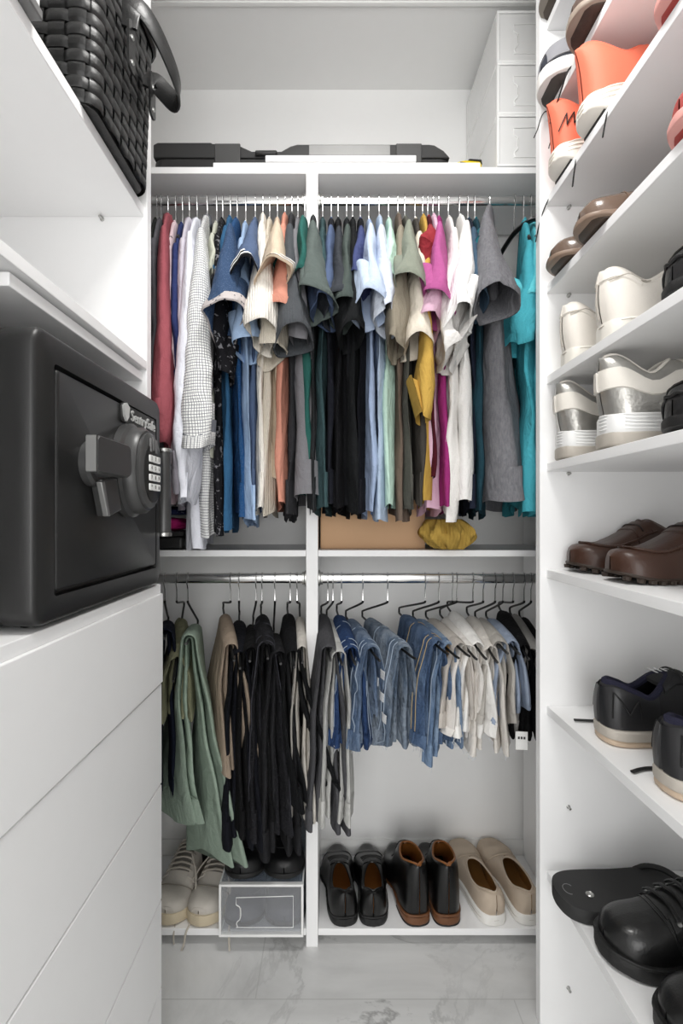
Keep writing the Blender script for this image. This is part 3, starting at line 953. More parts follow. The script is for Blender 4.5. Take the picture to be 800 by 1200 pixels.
S(288, '#a9c8ee', 'sky blue shirt hanging behind the striped-cuff polo', 'sky blue shirt', kind='short', xe=291, ye=402, we=28, hem=614, ws=.17, fwd=.05, dz=-.01, xb=293)
S(299, '#5d7399', 'slate blue polo shirt with black and white striped cuffs', 'slate blue striped-cuff polo', name='polo_shirt', kind='short', xe=288, ye=322, we=30, hem=596, ws=.205, fwd=.065, trim='#17181d', xt=297)
S(308, '#ece6db', 'cream cable-knit top with a wide ribbed cuff', 'cream cable-knit top', kind='short', xe=307, ye=388, we=36, hem=598, ws=.19, fwd=.08, pat='knit', scale=60, xt=307, dz=.012, xb=306, wb=.014)
S(316, '#d9cfbd', 'oatmeal knit shirt just behind the cream cable-knit top', 'oatmeal knit shirt', kind='short', xe=316, ye=410, we=30, hem=602, ws=.17, fwd=.06, pat='knit', scale=80)
S(325, '#dcc7ac', 'beige polo shirt with a white-edged cuff', 'beige polo shirt', name='polo_shirt', kind='short', xe=320, ye=324, we=34, hem=560, ws=.205, fwd=.065, xt=324, T=.012, trim='#d9c3a6')
S(334, '#ee9d83', 'peach orange shirt between the beige polo and the charcoal shirt', 'peach orange shirt', kind='short', xe=329, ye=368, we=30, hem=594, ws=.18, fwd=.06, dz=.012)
S(342, '#5d6166', 'charcoal ribbed shirt with a sagging dark sleeve', 'charcoal ribbed shirt', kind='short', xe=345, ye=395, we=38, hem=608, ws=.19, fwd=.07, pat='knit', scale=120, dz=.012, bodycol='#3c3c40')
S(349, '#8c8b90', 'pewter grey shirt hanging past the charcoal one', 'pewter grey shirt', kind='short', xe=352, ye=400, we=20, hem=584, ws=.195, fwd=.02, xb=364, wb=.046)
S(357, '#256f66', 'deep green shirt whose body shows between grey shirts', 'deep green shirt', kind='short', xe=354, ye=325, we=16, hem=572, ws=.212, fwd=.01, xb=364, wb=.026)
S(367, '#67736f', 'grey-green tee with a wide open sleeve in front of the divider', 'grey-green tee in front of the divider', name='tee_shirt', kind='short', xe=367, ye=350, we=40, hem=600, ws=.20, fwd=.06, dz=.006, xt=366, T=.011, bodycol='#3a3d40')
S(378, '#3d5a5e', 'dark teal shirt beside the grey-green tee', 'dark teal shirt', kind='short', xe=378, ye=330, we=18, hem=600, ws=.17, fwd=.03)
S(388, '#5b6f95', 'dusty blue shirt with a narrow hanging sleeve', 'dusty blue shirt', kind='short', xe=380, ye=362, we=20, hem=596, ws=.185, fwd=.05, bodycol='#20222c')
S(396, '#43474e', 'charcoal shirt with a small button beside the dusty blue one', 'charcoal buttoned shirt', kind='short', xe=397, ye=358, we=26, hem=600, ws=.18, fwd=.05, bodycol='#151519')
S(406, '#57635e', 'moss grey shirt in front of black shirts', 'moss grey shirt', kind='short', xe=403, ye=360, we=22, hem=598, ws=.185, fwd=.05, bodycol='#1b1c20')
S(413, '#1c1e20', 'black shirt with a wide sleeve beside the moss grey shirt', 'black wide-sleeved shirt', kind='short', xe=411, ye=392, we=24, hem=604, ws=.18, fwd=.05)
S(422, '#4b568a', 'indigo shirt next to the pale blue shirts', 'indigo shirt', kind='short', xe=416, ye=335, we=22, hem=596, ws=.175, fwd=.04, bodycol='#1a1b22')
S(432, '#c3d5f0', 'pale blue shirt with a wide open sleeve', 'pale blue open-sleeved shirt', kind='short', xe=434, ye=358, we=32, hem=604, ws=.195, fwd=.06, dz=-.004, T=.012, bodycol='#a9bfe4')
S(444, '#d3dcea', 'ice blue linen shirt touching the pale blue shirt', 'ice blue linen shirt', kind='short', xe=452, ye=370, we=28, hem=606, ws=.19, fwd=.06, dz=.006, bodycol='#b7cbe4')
S(455, '#bfe2d0', 'mint green shirt behind the ice blue linen shirt', 'mint green shirt', kind='short', xe=457, ye=330, we=18, hem=590, ws=.175, fwd=.03)
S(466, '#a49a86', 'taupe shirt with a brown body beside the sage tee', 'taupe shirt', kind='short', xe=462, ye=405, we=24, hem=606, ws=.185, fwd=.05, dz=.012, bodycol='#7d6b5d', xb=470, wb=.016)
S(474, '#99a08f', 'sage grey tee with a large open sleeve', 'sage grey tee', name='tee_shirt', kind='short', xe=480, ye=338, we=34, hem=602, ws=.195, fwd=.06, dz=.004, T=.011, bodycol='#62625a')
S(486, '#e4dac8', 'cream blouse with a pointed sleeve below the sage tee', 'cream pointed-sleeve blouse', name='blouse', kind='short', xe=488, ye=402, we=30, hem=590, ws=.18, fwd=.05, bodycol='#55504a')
def mustard():
    t = S(495, '#dcae35', 'mustard yellow dress whose gathered skirt rests on the middle shelf', 'mustard yellow dress', name='dress', cat='dress', kind='long', xe=496, ye=488, we=17, hem=592, ws=.18, fwd=.04, dz=.008)
    mb = MB()
    rings = []
    for i in range(15):
        q = i / 14
        wx, wy = .024 + .040 * math.sin(PI * min(1, q * .8 + .12)), .05 + .03 * math.sin(PI * q)
        ring = []
        for j in range(60):
            a = 2 * PI * j / 60
            k = 1 + .13 * math.sin(9 * a + 3 * q) + .08 * math.sin(15 * a - 5 * q)
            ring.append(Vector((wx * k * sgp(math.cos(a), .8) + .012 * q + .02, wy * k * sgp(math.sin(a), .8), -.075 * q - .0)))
        rings.append(ring)
    mb.loft(rings, True, True, True)
    o = mb.build('gathered_skirt', fabric('#c9a130', 'knit', '#000000', 40), t, angle=75)
    w = Vector((pxX(512, 1.265), 1.272, MS + .0805))
    o.location = Matrix.Rotation(-t.rotation_euler.z, 3, 'Z') @ (w - t.location)
mustard()
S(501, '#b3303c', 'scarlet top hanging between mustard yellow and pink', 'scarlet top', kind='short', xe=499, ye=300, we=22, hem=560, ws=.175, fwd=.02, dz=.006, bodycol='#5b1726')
S(507, '#eebfd8', 'baby pink blouse just beside the magenta shirt', 'baby pink blouse', name='blouse', kind='short', xe=503, ye=375, we=20, hem=600, ws=.18, fwd=.05, dz=.01, xb=504, wb=.024)
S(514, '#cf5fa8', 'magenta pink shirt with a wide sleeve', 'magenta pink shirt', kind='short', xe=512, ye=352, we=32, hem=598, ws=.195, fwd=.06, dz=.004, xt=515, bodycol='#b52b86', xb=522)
S(525, '#e9e6e2', 'ruffled ivory blouse between magenta and bright white', 'ruffled ivory blouse', name='blouse', kind='short', xe=524, ye=420, we=28, hem=600, ws=.185, fwd=.05, crump=2.0, dz=.004, xb=528)
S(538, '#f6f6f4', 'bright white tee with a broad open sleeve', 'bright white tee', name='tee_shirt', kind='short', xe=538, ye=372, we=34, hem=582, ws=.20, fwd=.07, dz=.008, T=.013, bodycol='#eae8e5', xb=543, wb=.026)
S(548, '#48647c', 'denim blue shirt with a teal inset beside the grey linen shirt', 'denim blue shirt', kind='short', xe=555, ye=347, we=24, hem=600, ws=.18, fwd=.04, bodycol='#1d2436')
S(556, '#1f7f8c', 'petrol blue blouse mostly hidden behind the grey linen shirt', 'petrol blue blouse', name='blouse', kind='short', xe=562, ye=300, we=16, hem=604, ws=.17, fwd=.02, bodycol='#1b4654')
S(574, '#8b8b90', 'large heather grey linen shirt with a gaping sleeve', 'heather grey linen shirt', kind='short', xe=580, ye=348, we=44, hem=592, ws=.205, fwd=.07, pat='heather', hex2='#77777d', dz=.035, xt=572, T=.024, wb=.060, xb=592)
# an empty black hanger, then turquoise
h_ = thing('clothes_hanger', 'empty black contoured hanger between the grey linen and turquoise shirts', 'hanger', (pxX(602, ROD_D), ROD_D, ROD_TOP), .12, GRP_UH)
mesh_obj('hook', HM['hook'], h_)
MB().tube([(0, -.150, -.150), (0, -.13, -.125), (0, -.09, -.103), (0, -.02, -.088), (0, .02, -.088), (0, .09, -.103), (0, .16, -.142), (0, .185, -.180)], .0065, 8, flat=1.0, smooth=2).build('shoulder_bar', plain('hanger_black_gloss', '#121212', .3), h_)
S(613, '#2fb9cb', 'turquoise shirt hanging last beside the shoe shelves, nearest the empty hanger', 'turquoise shirt by the empty hanger', kind='short', xe=610, ye=400, we=36, hem=596, ws=.15, fwd=.015, crump=1.7, T=.018, wb=.028, pat=None)
S(622, '#4fd0dd', 'light turquoise blouse pressed against the shoe shelf panel', 'light turquoise blouse', name='blouse', kind='short', xe=623, ye=350, we=22, hem=585, ws=.15, fwd=.01, T=.012)

# ------------------------------------------------------------------ trousers on the lower rods
GRP_TR = 'trousers and jeans on the lower rods'
GRP_TH = 'open-ended trouser hangers on the lower rods'
TCOUNT = [0]
def trousers(xh, far, near, yb, hexc, label, short, name='trousers', cat='trousers', pat=None, hex2='#101010', scale=60, hw=.115, th=.0088, spread=.008, yb2=None,
             jeans=False, frayed=False, Dn=1.14, Dfar=1.44, lean=0.0, crump=1.0, patch=False, twist=0.0, wide=0.0, rips=False, pivot=False):
    TCOUNT[0] += 1
    rnd = random.Random(900 + TCOUNT[0] * 17)
    R = lambda a, b: a + (b - a) * rnd.random()
    Pf, Pn = pt(far[0], far[1], Dfar), pt(near[0], near[1], Dn)
    Xh = pxX(xh, ROD_D)
    yaw = math.atan2(Pn.x - Pf.x, Dfar - Dn)
    ln = math.hypot(Pn.x - Pf.x, Dfar - Dn)
    mid = (Pf + Pn) / 2
    mid.z -= .012
    slope = (Pf.z - Pn.z) / ln
    # hanger
    h = thing('trouser_hanger', 'open-ended black trouser hanger with a chrome hook under the ' + short, 'hanger', (Xh, ROD_D, ROD_LOW), 0, GRP_TH)
    mesh_obj('hook', HM['thook'], h)
    dirv = (Pn - Pf) / (Pn - Pf).length
    q0 = Vector((0, 0, -.060))
    off = Vector((Xh, ROD_D, ROD_LOW))
    fend = Pf - dirv * .035 - off
    fend.z -= .0125
    tip = Pn + dirv * .028 - off
    tip.z -= .0125
    pts = [q0, q0 + Vector((0, 0, -.006)), fend + Vector((0, 0, .020)), fend + Vector((0, .008, .014)), fend + Vector((0, .006, .004)), fend, tip - dirv * .03, tip + Vector((0, 0, .004))]
    MB().tube(pts, .0030, 7, smooth=2).build('hanger_arm', BLACKCOAT, h)
    # cloth
    t = thing(name, label, cat, mid, yaw, GRP_TR)
    mat = fabric(hexc, pat, hex2, scale)
    zb = pyZ(yb, 1.16)
    L1 = mid.z - zb
    L2 = L1 if yb2 is None else mid.z - pyZ(yb2, 1.16)
    ph = [R(0, 6.3) for _ in range(8)]
    for li in range(2):
        edge = crump if jeans or hexc[1] in 'cdef' else crump * .35
        r0 = .0036 + th + li * (1.7 * th + .0016)
        Lr = L1 * (1 - .03 * li * R(0, 1)) - li * R(0, .01)
        Ll = L2 * (1 - .05 * (1 - li) * R(0, 1))
        path = []
        nseg = 15
        def side(s, L):
            out = []
            for i in range(nseg + 1):
                q = i / nseg
                d = .004 + (L - .004) * q
                g = r0 * (.60 + .40 * min(1, q * 3.5)) + spread * (q ** 1.2) * (1 + .5 * li)
                out.append((s * g + lean * q * q, -d, s * 1.0, 0.06, q))
            return out
        rs = side(1, Lr)[::-1]
        arc = [(.6 * r0 * math.sin(b_), .6 * r0 * math.cos(b_) - .003, math.sin(b_), math.cos(b_), 0) for b_ in [PI / 2 - PI * (k + 1) / 8 for k in range(7)]]
        ls = side(-1, Ll)
        path = rs + arc + ls
        rings = []
        for pi_, (x, z, nx, nz, q) in enumerate(path):
            nl = math.hypot(nx, nz)
            nx, nz = nx / nl, nz / nl
            ring = []
            sgn = 1 if x >= 0 else -1
            W = hw * (1 - .10 * q + .05 * math.sin(4 * q + ph[0] + sgn)) * (1 if li else .84)
            for j in range(26):
                a = 2 * PI * j / 26
                y = W * sgp(math.cos(a), .8) + .012 * q * math.sin(ph[1] + 3 * q + sgn)
                o = th * (.60 + .40 * min(1, q * 3.5)) * sgp(math.sin(a), .85) * (1 + .5 * q * crump * abs(math.sin(2 * a + ph[2])))
                o += edge * .0042 * q * (math.sin(2 * PI * y / .095 + ph[3] + 2.5 * z + sgn) + .6 * math.sin(2 * PI * y / .05 + ph[4] - z * 4))
                o += crump * .0016 * math.sin(z * 30 + ph[5] + y * 10) * min(1, q * 3)
                zz = z + nz * o + slope * y
                if q > .9: zz += .010 * crump * math.sin(y * 30 + ph[6] + sgn) * (q - .9) / .1
                tw = twist * q ** 1.5
                pv = hw if pivot else 0
                yy_ = y - pv
                ring.append(Vector((x + nx * o + yy_ * math.sin(tw), pv + yy_ * math.cos(tw), zz)))
            rings.append(ring)
        lo = MB().loft(rings, True, True, True).build('leg', mat, t, angle=70)
        # turned hem at one end of each leg
        e = rings[0]
        c_ = sum(e, Vector()) / len(e)
        e2 = rings[2]
        c2 = sum(e2, Vector()) / len(e2)
        hm = MB().loft([[c_ + (p - c_) * 1.02 + Vector((0, 0, -.001)) for p in e], [c2 + (p - c2) * 1.03 for p in e2]], True)
        hm.loft([[c_ + (p - c_) * 1.02 + Vector((0, 0, -.001)) for p in e], [c_ + (p - c_) * .8 + Vector((0, 0, .002)) for p in e]], True)
        hm.build('hem', mat, lo, angle=70)
        if li == 1:
            e = rings[-1]; e2 = rings[-3]
            c_ = sum(e, Vector()) / len(e); c2 = sum(e2, Vector()) / len(e2)
            g = lambda p, c, k: c + Vector(((p.x - c.x) * (1 + .25 * k), (p.y - c.y) * (1 + .025 * k), p.z - c.z))
            wbm = MB().loft([[g(p, c_, 1) - Vector((0, 0, .003)) for p in e], [g(p, c2, 1) for p in e2], [g(p, c2, .2) + Vector((0, 0, .002)) for p in e2]], True)
            wbo = wbm.build('waistband', mat, t, angle=60)
            if jeans:
                for k in (3, 10, 17, 23):
                    a, b_ = g(e[k], c_, 1.7), g(e2[k], c2, 1.7)
                    MB().tube([a, a * .5 + b_ * .5 + Vector((0, 0, .0)), b_ + Vector((0, 0, .004))], .0035, 6).build('belt_loop', mat, wbo)
        if frayed and li == 1:
            for e_ in (rings[0], rings[-1]):
                fr = MB()
                fr.tube([p + Vector((0, 0, .001)) for p in e_] + [e_[0] + Vector((0, 0, .001))], .0007, 4)
                for k in range(34):
                    p = e_[rnd.randrange(len(e_))]
                    p2 = e_[rnd.randrange(len(e_))] * .15 + p * .85
                    fr.tube([p2 + Vector((0, 0, .006)), p2 + Vector((R(-.003, .003), R(-.005, .005), -R(.004, .012))), p2 + Vector((R(-.006, .006), R(-.009, .009), -R(.008, .020)))], .0006, 4)
                fr.build('frayed_edge', fabric('#dfe2e6'), t)
        if jeans and li == 1:
            # side seam stitching down the outer leg
            sm = MB()
            for yy in (-.100, -.075, .034):
                for sgn in (1, -1):
                    pl = []
                    for (x, z, nx, nz, q), ring in zip(path, rings):
                        if (x >= 0) != (sgn > 0): continue
                        best = min((p for p in ring if (p.x - x) * nx + (p.z - z - slope * p.y) * nz > 0), key=lambda p: abs(p.y - yy), default=None)
                        if best is not None: pl.append(best + Vector((nx * .0012, 0, 0)))
                    if len(pl) > 3: sm.tube(pl, .0012, 4)
            sm.build('seam_stitching', fabric('#c0aa80' if patch else ('#a9bace' if frayed else '#4a4a52')), lo)
    if rips:
        for k, (yy, dz) in enumerate(((-.10, -.050), (-.095, -.105), (-.06, -.080), (-.11, -.150))):
            rp = MB()
            for i in range(7):
                y0 = yy - .014
                x = -(.0036 + 4 * th + .006 + spread * .4)
                rp.tube([(x, y0 + i * .0006, slope * yy + dz - i * .0032), (x - .0028, yy, slope * yy + dz - i * .0030 + .0012), (x, yy + .013, slope * yy + dz - i * .0032)], .0012, 5)
            rp.build('ripped_patch', fabric('#e6e8ea'), t)
    if patch:
        M = Matrix.Translation((.030, -.085, slope * -.085 - .016)) @ Matrix.Rotation(.35, 4, 'X')
        MB().box(-.0015, .0015, -.026, .026, -.018, .018, M=M).build('leather_patch', leather('patch_tan', '#8a6a3c', .6), t, bevel=.001)
    return t

T_ = trousers
T_(193, (196, 726), (193, 742), 965, '#1d2337', 'dark navy trousers beside the white drawers', 'dark navy trousers', hw=.10, Dn=1.16)
T_(207, (214, 714), (204, 786), 842, '#8c8c6c', 'short olive trousers folded over their hanger', 'short olive trousers', hw=.10, th=.008, spread=.006)
T_(220, (230, 730), (219, 748), 1045, '#a3b8a5', 'sage green trousers reaching down over the dirty white sneakers', 'sage green trousers', hw=.115, th=.0085, spread=.022, yb2=985, crump=1.5, twist=-.72)
T_(270, (262, 713), (273, 764), 905, '#b9a48e', 'tan trousers between sage green and black ones', 'tan trousers', hw=.11, th=.0075, spread=.010, twist=-.30)
T_(280, (280, 722), (281, 773), 1000, '#191b24', 'black trousers with a blue cast beside the tan pair', 'blue-black trousers', hw=.11, th=.0085, twist=-.12)
T_(300, (296, 728), (293, 766), 985, '#141416', 'jet black trousers next to the blue-black pair', 'jet black trousers', hw=.11, th=.0085, spread=.008, twist=-.15)
T_(307, (306, 716), (313, 762), 988, '#1d1d20', 'black denim jeans with a stitched seam among the black trousers', 'black denim jeans', name='jeans', cat='jeans', pat='denim', hex2='#34343a', hw=.11, jeans=True, twist=-.15)
T_(322, (321, 740), (328, 770), 1022, '#2a2a2d', 'charcoal trousers hanging lowest over the clear shoe box', 'lowest charcoal trousers', hw=.11, th=.0095, spread=.008, twist=-.1)
T_(340, (337, 714), (344, 771), 942, '#1a1b1e', 'black ribbed trousers flaring out beside the divider', 'flaring black ribbed trousers', hw=.12, th=.008, spread=.020, pat='knit', scale=90, crump=1.3, twist=-.30, pivot=True)
T_(348, (351, 714), (354, 766), 966, '#d9d3c9', 'off-white trousers squeezed against the divider', 'off-white trousers against the divider', hw=.10, th=.005, spread=.004)
T_(384, (377, 717), (386, 764), 985, '#5a5a5e', 'dark grey trousers just past the divider', 'dark grey trousers past the divider', hw=.12, th=.009, spread=.012, lean=-.006, twist=-.04, pivot=True)
T_(390, (384, 722), (399, 769), 972, '#c9c9c5', 'light grey trousers beside the dark grey pair', 'light grey trousers', hw=.12, th=.008, spread=.006, crump=.9, twist=.03, pivot=True)
J = dict(name='jeans', cat='jeans', pat='denim', jeans=True, frayed=True)
T_(400, (396, 716), (414, 768), 874, '#2a4778', 'dark indigo jeans beside the light grey trousers', 'dark indigo jeans', hex2='#3f5f92', **J)
T_(425, (408, 722), (441, 765), 874, '#4a668c', 'mid blue jeans with faded creases beside the dark indigo pair', 'mid blue creased jeans', hex2='#9fb2c8', crump=1.5, **J)
T_(454, (429, 722), (481, 763), 880, '#526a86', 'worn grey-blue jeans with ripped white patches', 'ripped grey-blue jeans', hex2='#b4c0cc', crump=1.4, rips=True, hw=.125, **J)
T_(498, (472, 718), (519, 757), 878, '#3f5c86', 'blue jeans with a leather waist patch', 'jeans with the leather patch', hex2='#7f9abb', patch=True, hw=.125, **J)
T_(514, (488, 722), (532, 762), 892, '#6485ae', 'light blue jeans hanging lowest of the denim', 'light blue jeans', hex2='#a5bdd6', **J)
T_(535, (503, 722), (545, 760), 850, '#cbc3ba', 'greige trousers behind the white pair', 'greige trousers', crump=1.3)
T_(530, (519, 720), (554, 763), 868, '#e4dfd9', 'warm white trousers with soft folds beside greige ones', 'warm white trousers', crump=1.4)
T_(554, (528, 712), (565, 762), 862, '#f1efeb', 'bright white jeans with a frayed edge', 'bright white jeans', name='jeans', cat='jeans', frayed=True, crump=1.3)
T_(566, (550, 718), (579, 766), 882, '#ddd7cf', 'ivory trousers hanging lowest of the pale pairs', 'ivory trousers', frayed=True)
T_(580, (560, 722), (591, 757), 856, '#c4bfb7', 'stone grey trousers beside the ivory pair', 'stone grey trousers', crump=1.4)
T_(589, (573, 722), (605, 758), 846, '#a5b5ce', 'powder blue trousers next to the black pair', 'powder blue trousers')
bt = T_(601, (588, 713), (616, 762), 872, '#131315', 'black trousers with a white paper tag beside powder blue', 'tagged black trousers', Dn=1.17)
tagm = MB()
tagm.box(-.014, .014, -.0006, .0006, -.022, .022)
tg = tagm.build('paper_tag', plain('tag_paper', '#e3e3e1', .7), bt)
tg.location = Matrix.Rotation(-bt.rotation_euler.z, 3, 'Z') @ (pt(611, 868, 1.19) - bt.location)
for k in range(3):
    box(-.009 + k * .0065, -.0045 + k * .0065, -.0012, -.0007, .004, .010).build('tag_print', plain('tag_ink', '#2a2a2a'), tg)
T_(614, (601, 719), (628, 764), 862, '#a3a19d', 'ash grey trousers between the two last black pairs', 'ash grey trousers', Dn=1.19)
T_(622, (612, 723), (636, 768), 866, '#161618', 'last black trousers against the shoe shelf panel', 'last black trousers', Dn=1.20)
# ------------------------------------------------------------------ shoes: builder
def interp(pts, t):
    if t <= pts[0][0]: return pts[0][1]
    for i in range(len(pts) - 1):
        (a, va), (b, vb) = pts[i], pts[i + 1]
        if t <= b:
            # monotone-ish cubic through neighbours
            m0 = (vb - pts[i - 1][1]) / (b - pts[i - 1][0]) if i > 0 else (vb - va) / (b - a)
            m1 = (pts[i + 2][1] - va) / (pts[i + 2][0] - a) if i + 2 < len(pts) else (vb - va) / (b - a)
            h = b - a
            u = (t - a) / h
            return (2 * u ** 3 - 3 * u ** 2 + 1) * va + (u ** 3 - 2 * u ** 2 + u) * h * m0 + (-2 * u ** 3 + 3 * u ** 2) * vb + (u ** 3 - u ** 2) * h * m1
    return pts[-1][1]

PLAN = {
    'round': [(0, 0), (.006, .30), (.03, .52), (.08, .66), (.20, .72), (.42, .72), (.58, .88), (.72, 1.0), (.84, .97), (.93, .78), (.98, .46), (.995, .22), (1, 0)],
    'almond': [(0, 0), (.006, .30), (.03, .54), (.08, .68), (.20, .74), (.42, .70), (.58, .88), (.69, 1.0), (.81, .87), (.91, .62), (.97, .36), (.995, .16), (1, 0)],
}
class Shoe:
    def __init__(s, L=.285, W=.104, heel=.075, dip=.055, throat=.40, throat_h=.085, mid=None, toe=.045, sole=.022, lift=.0, plan='round', k=.62, side=1, p=.62, q=.85, bulge=.006,
                 spring=.008, arch=0.0, prof=None, th0=.03, flare=0.0):
        s.__dict__.update(locals())
        s.hzp = prof or [(0, heel), (.06, heel), (.2, dip), (throat, throat_h), (throat + .12, throat_h * .86), (.72, toe + .012), (.88, toe), (.96, toe * .78), (1, toe * .40)]
    def w(s, t): return max(.0015, s.W / 2 * interp(PLAN[s.plan], t))
    def c(s, t): return s.side * (.006 * math.sin(PI * min(1, t * 1.0)) - .010 * max(0, t - .5) * 2 * 0)
    def zt(s, t): return s.sole + s.lift * max(0, 1 - t / .62) + s.spring * max(0, (t - .75) / .25) ** 2
    def zb(s, t):
        z = s.spring * max(0, (t - .75) / .25) ** 2 + .35 * s.spring * max(0, (.10 - t) / .10) ** 2
        if s.arch: z += s.arch * max(0, math.sin(PI * min(1, max(0, (t - .27) / .30)))) ** .6
        return z
    def hz(s, t): return s.zt(t) + max(.004, interp(s.hzp, t) - 0)
    def wo(s, t):
        if t <= s.th0 or t >= s.throat: return 0.0
        return s.w(t) * s.k * max(0, math.sin(PI * (t - s.th0) / (s.throat - s.th0))) ** .5
    def surf(s, t, v, off=0.0):
        a = (1 - abs(v)) * PI / 2
        w, wo = s.w(t), s.wo(t)
        sg = 1 if v >= 0 else -1
        H = s.hz(t) - s.zt(t)
        cs, sn = max(0, math.cos(a)) ** s.p, max(0, math.sin(a)) ** s.q
        y = sg * (wo + (w - wo) * cs + off * math.cos(a))
        z = s.zt(t) + H * sn + off * math.sin(a)
        x = t * s.L
        zr = (z - s.zt(t)) / max(.01, H)
        x -= s.bulge * math.sin(PI * min(1, max(0, zr)) * .85 + .2) * max(0, 1 - t / .25) ** 2
        x -= s.flare * zr ** 3 * max(0, 1 - t / .18)
        x -= off * max(0, 1 - t / .08)
        x += off * max(0, (t - .93) / .07)
        return Vector((x, y + s.c(t), z))
    def ts(s, n=38): return [.5 - .5 * math.cos(PI * i / n) for i in range(n + 1)]
    def upper(s, n=38, m=9, off=0.0, t0=0.0, t1=1.0):
        mb = MB()
        ts = [t for t in s.ts(n) if t0 <= t <= t1]
        for sg in (1, -1):
            rows = [[s.surf(t, sg * max(1e-7, 1 - j / m), off) for j in range(m + 1)] for t in ts]
            if sg < 0: rows = [r[::-1] for r in rows]
            mb.loft(rows, False)
        return mb
    def patch(s, t0, t1, v0, v1, off, nt=12, nv=8):
        if t0 < .05: nt += 6
        tq = [t0 + (t1 - t0) * (i / nt) ** (2.4 if t0 < .05 else 1) for i in range(nt + 1)]
        if t1 > .97: tq = [t0 + (t1 - t0) * (1 - (1 - i / nt) ** 2) for i in range(nt + 1)]
        rows = [[s.surf(q, v0 + (v1 - v0) * j / nv, off) for j in range(nv + 1)] for q in tq]
        mb = MB().loft(rows, False)
        # a skirt down to the upper closes the patch's edge
        edge = [(i, 0) for i in range(nt + 1)] + [(nt, j) for j in range(1, nv + 1)] + [(i, nv) for i in range(nt - 1, -1, -1)] + [(0, j) for j in range(nv - 1, 0, -1)]
        a = [rows[i][j] for i, j in edge]
        b = [s.surf(tq[i], v0 + (v1 - v0) * j / nv, -.0006) for i, j in edge]
        mb.loft([a, b], True)
        return mb
    def soleloft(s, ex=.003, t0=0.0, t1=1.0, zb=None, zt=None, n=38, mi=0, round_=.3):
        rings = []
        ts = [t for t in s.ts(n) if t0 - 1e-6 <= t <= t1 + 1e-6]
        for t in ts:
            w = s.w(t) + ex
            z0 = s.zb(t) if zb is None else zb(t)
            z1 = s.zt(t) + .001 if zt is None else zt(t)
            h = z1 - z0
            x = t * s.L - ex * max(0, 1 - t / .06) + ex * max(0, (t - .94) / .06)
            cc = s.c(t)
            rr = min(.004, h * .3, w * .5)
            rings.append([Vector((x, y + cc, z)) for y, z in ((-w + rr, z0), (w - rr, z0), (w - rr * .3, z0 + rr * .3), (w, z0 + rr), (w, z1 - rr), (w - rr, z1), (-w + rr, z1), (-w, z1 - rr), (-w, z0 + rr), (-w + rr * .3, z0 + rr * .3))])
        return MB().loft(rings, True, True, True, mi)
    def insole(s):
        rings = []
        for t in [.03 + .87 * (.5 - .5 * math.cos(PI * i / 24)) for i in range(25)]:
            w = max(.002, s.w(t) * .90 - .001)
            z = s.zt(t) + .0025
            rings.append([Vector((t * s.L, y * w + s.c(t), z + dz + .003 * y * y)) for y, dz in ((-1, 0), (-.5, .0), (0, 0), (.5, 0), (1, 0))])
        return MB().loft(rings, False)
    def rim(s, r=.0028, n=40, dz=0.0):
        pts = []
        t0, t1 = s.th0 + .002, s.throat - .002
        tt = [t0 + (t1 - t0) * (.5 - .5 * math.cos(PI * i / n)) for i in range(n + 1)]
        a = [s.surf(t, .0001) for t in tt]
        b = [s.surf(t, -.0001) for t in tt][::-1]
        pts = a + b[1:-1]
        mb = MB()
        N = 7
        rings = []
        for i, p in enumerate(pts):
            tg = (pts[(i + 1) % len(pts)] - pts[i - 1]).normalized()
            s1 = tg.cross(Vector((0, 0, 1)))
            s1 = s1.normalized() if s1.length > 1e-5 else Vector((0, 1, 0))
            s2 = s1.cross(tg)
            rings.append([p + s1 * r * math.cos(2 * PI * k / N) + s2 * r * math.sin(2 * PI * k / N) for k in range(N)])
        rings.append(rings[0])
        return MB().loft(rings, True)
    def lace_bars(s, t0, t1, n, v=.34, r=.0027, off=.0045):
        out = []
        for i in range(n):
            t = t0 + (t1 - t0) * i / max(1, n - 1)
            pts = [s.surf(t + (.012 if k < 0 else -.004) * (1 if abs(k) > 2 else .6), (1 if k >= 0 else -1) * (1 - (1 - abs(k) / 4 * v)) if False else (k / 4 * v if abs(k) > 0 else .0001), off + .002 * (1 - abs(k) / 4)) for k in range(-4, 5)]
            out.append(MB().tube(pts, r, 6, flat=.55))
        return out

def place(o, end_x, D, z, heading, L, out='heel'):
    """heading: direction the toe points (radians about z); out: which end stands at (end_x, D)."""
    d = Vector((math.cos(heading), math.sin(heading), 0))
    p = Vector((end_x, D, z))
    if out == 'toe': p = p - d * L
    o.location = p
    o.rotation_euler = (0, 0, heading)

RUBW = plain('white_rubber', '#eceae5', .55, var=.03, bmp=.1, bscale=200)
RUBB = plain('black_rubber', '#171717', .6, var=.1, bmp=.3, bscale=220)
RUBG = plain('grey_rubber', '#b9b2a8', .6, var=.08, bmp=.1, bscale=160)
TANL = leather('lining_tan', '#a5692f', .55)
BLKL = leather('shoe_black', '#0b0b0b', .28, coat=.1)
def base_shoe(sh, name, label, group, upper, lining, solem, inner=True, rimr=.0028, rimm=None, ex=.003):
    t = thing(name, label, 'shoe', (0, 0, 0), 0, group)
    sh.upper().build('upper', upper, t, angle=60)
    if inner:
        s2 = Shoe(**{k: v for k, v in sh.args.items()})
        sh.upper(26, 6, -.0035, .012, .80).build('lining', lining, t, angle=70)
    sh.insole().build('insole', lining, t)
    sh.rim(rimr).build('collar', rimm or upper, t)
    return t
def mk(**k):
    s = Shoe(**k); s.args = k
    return s

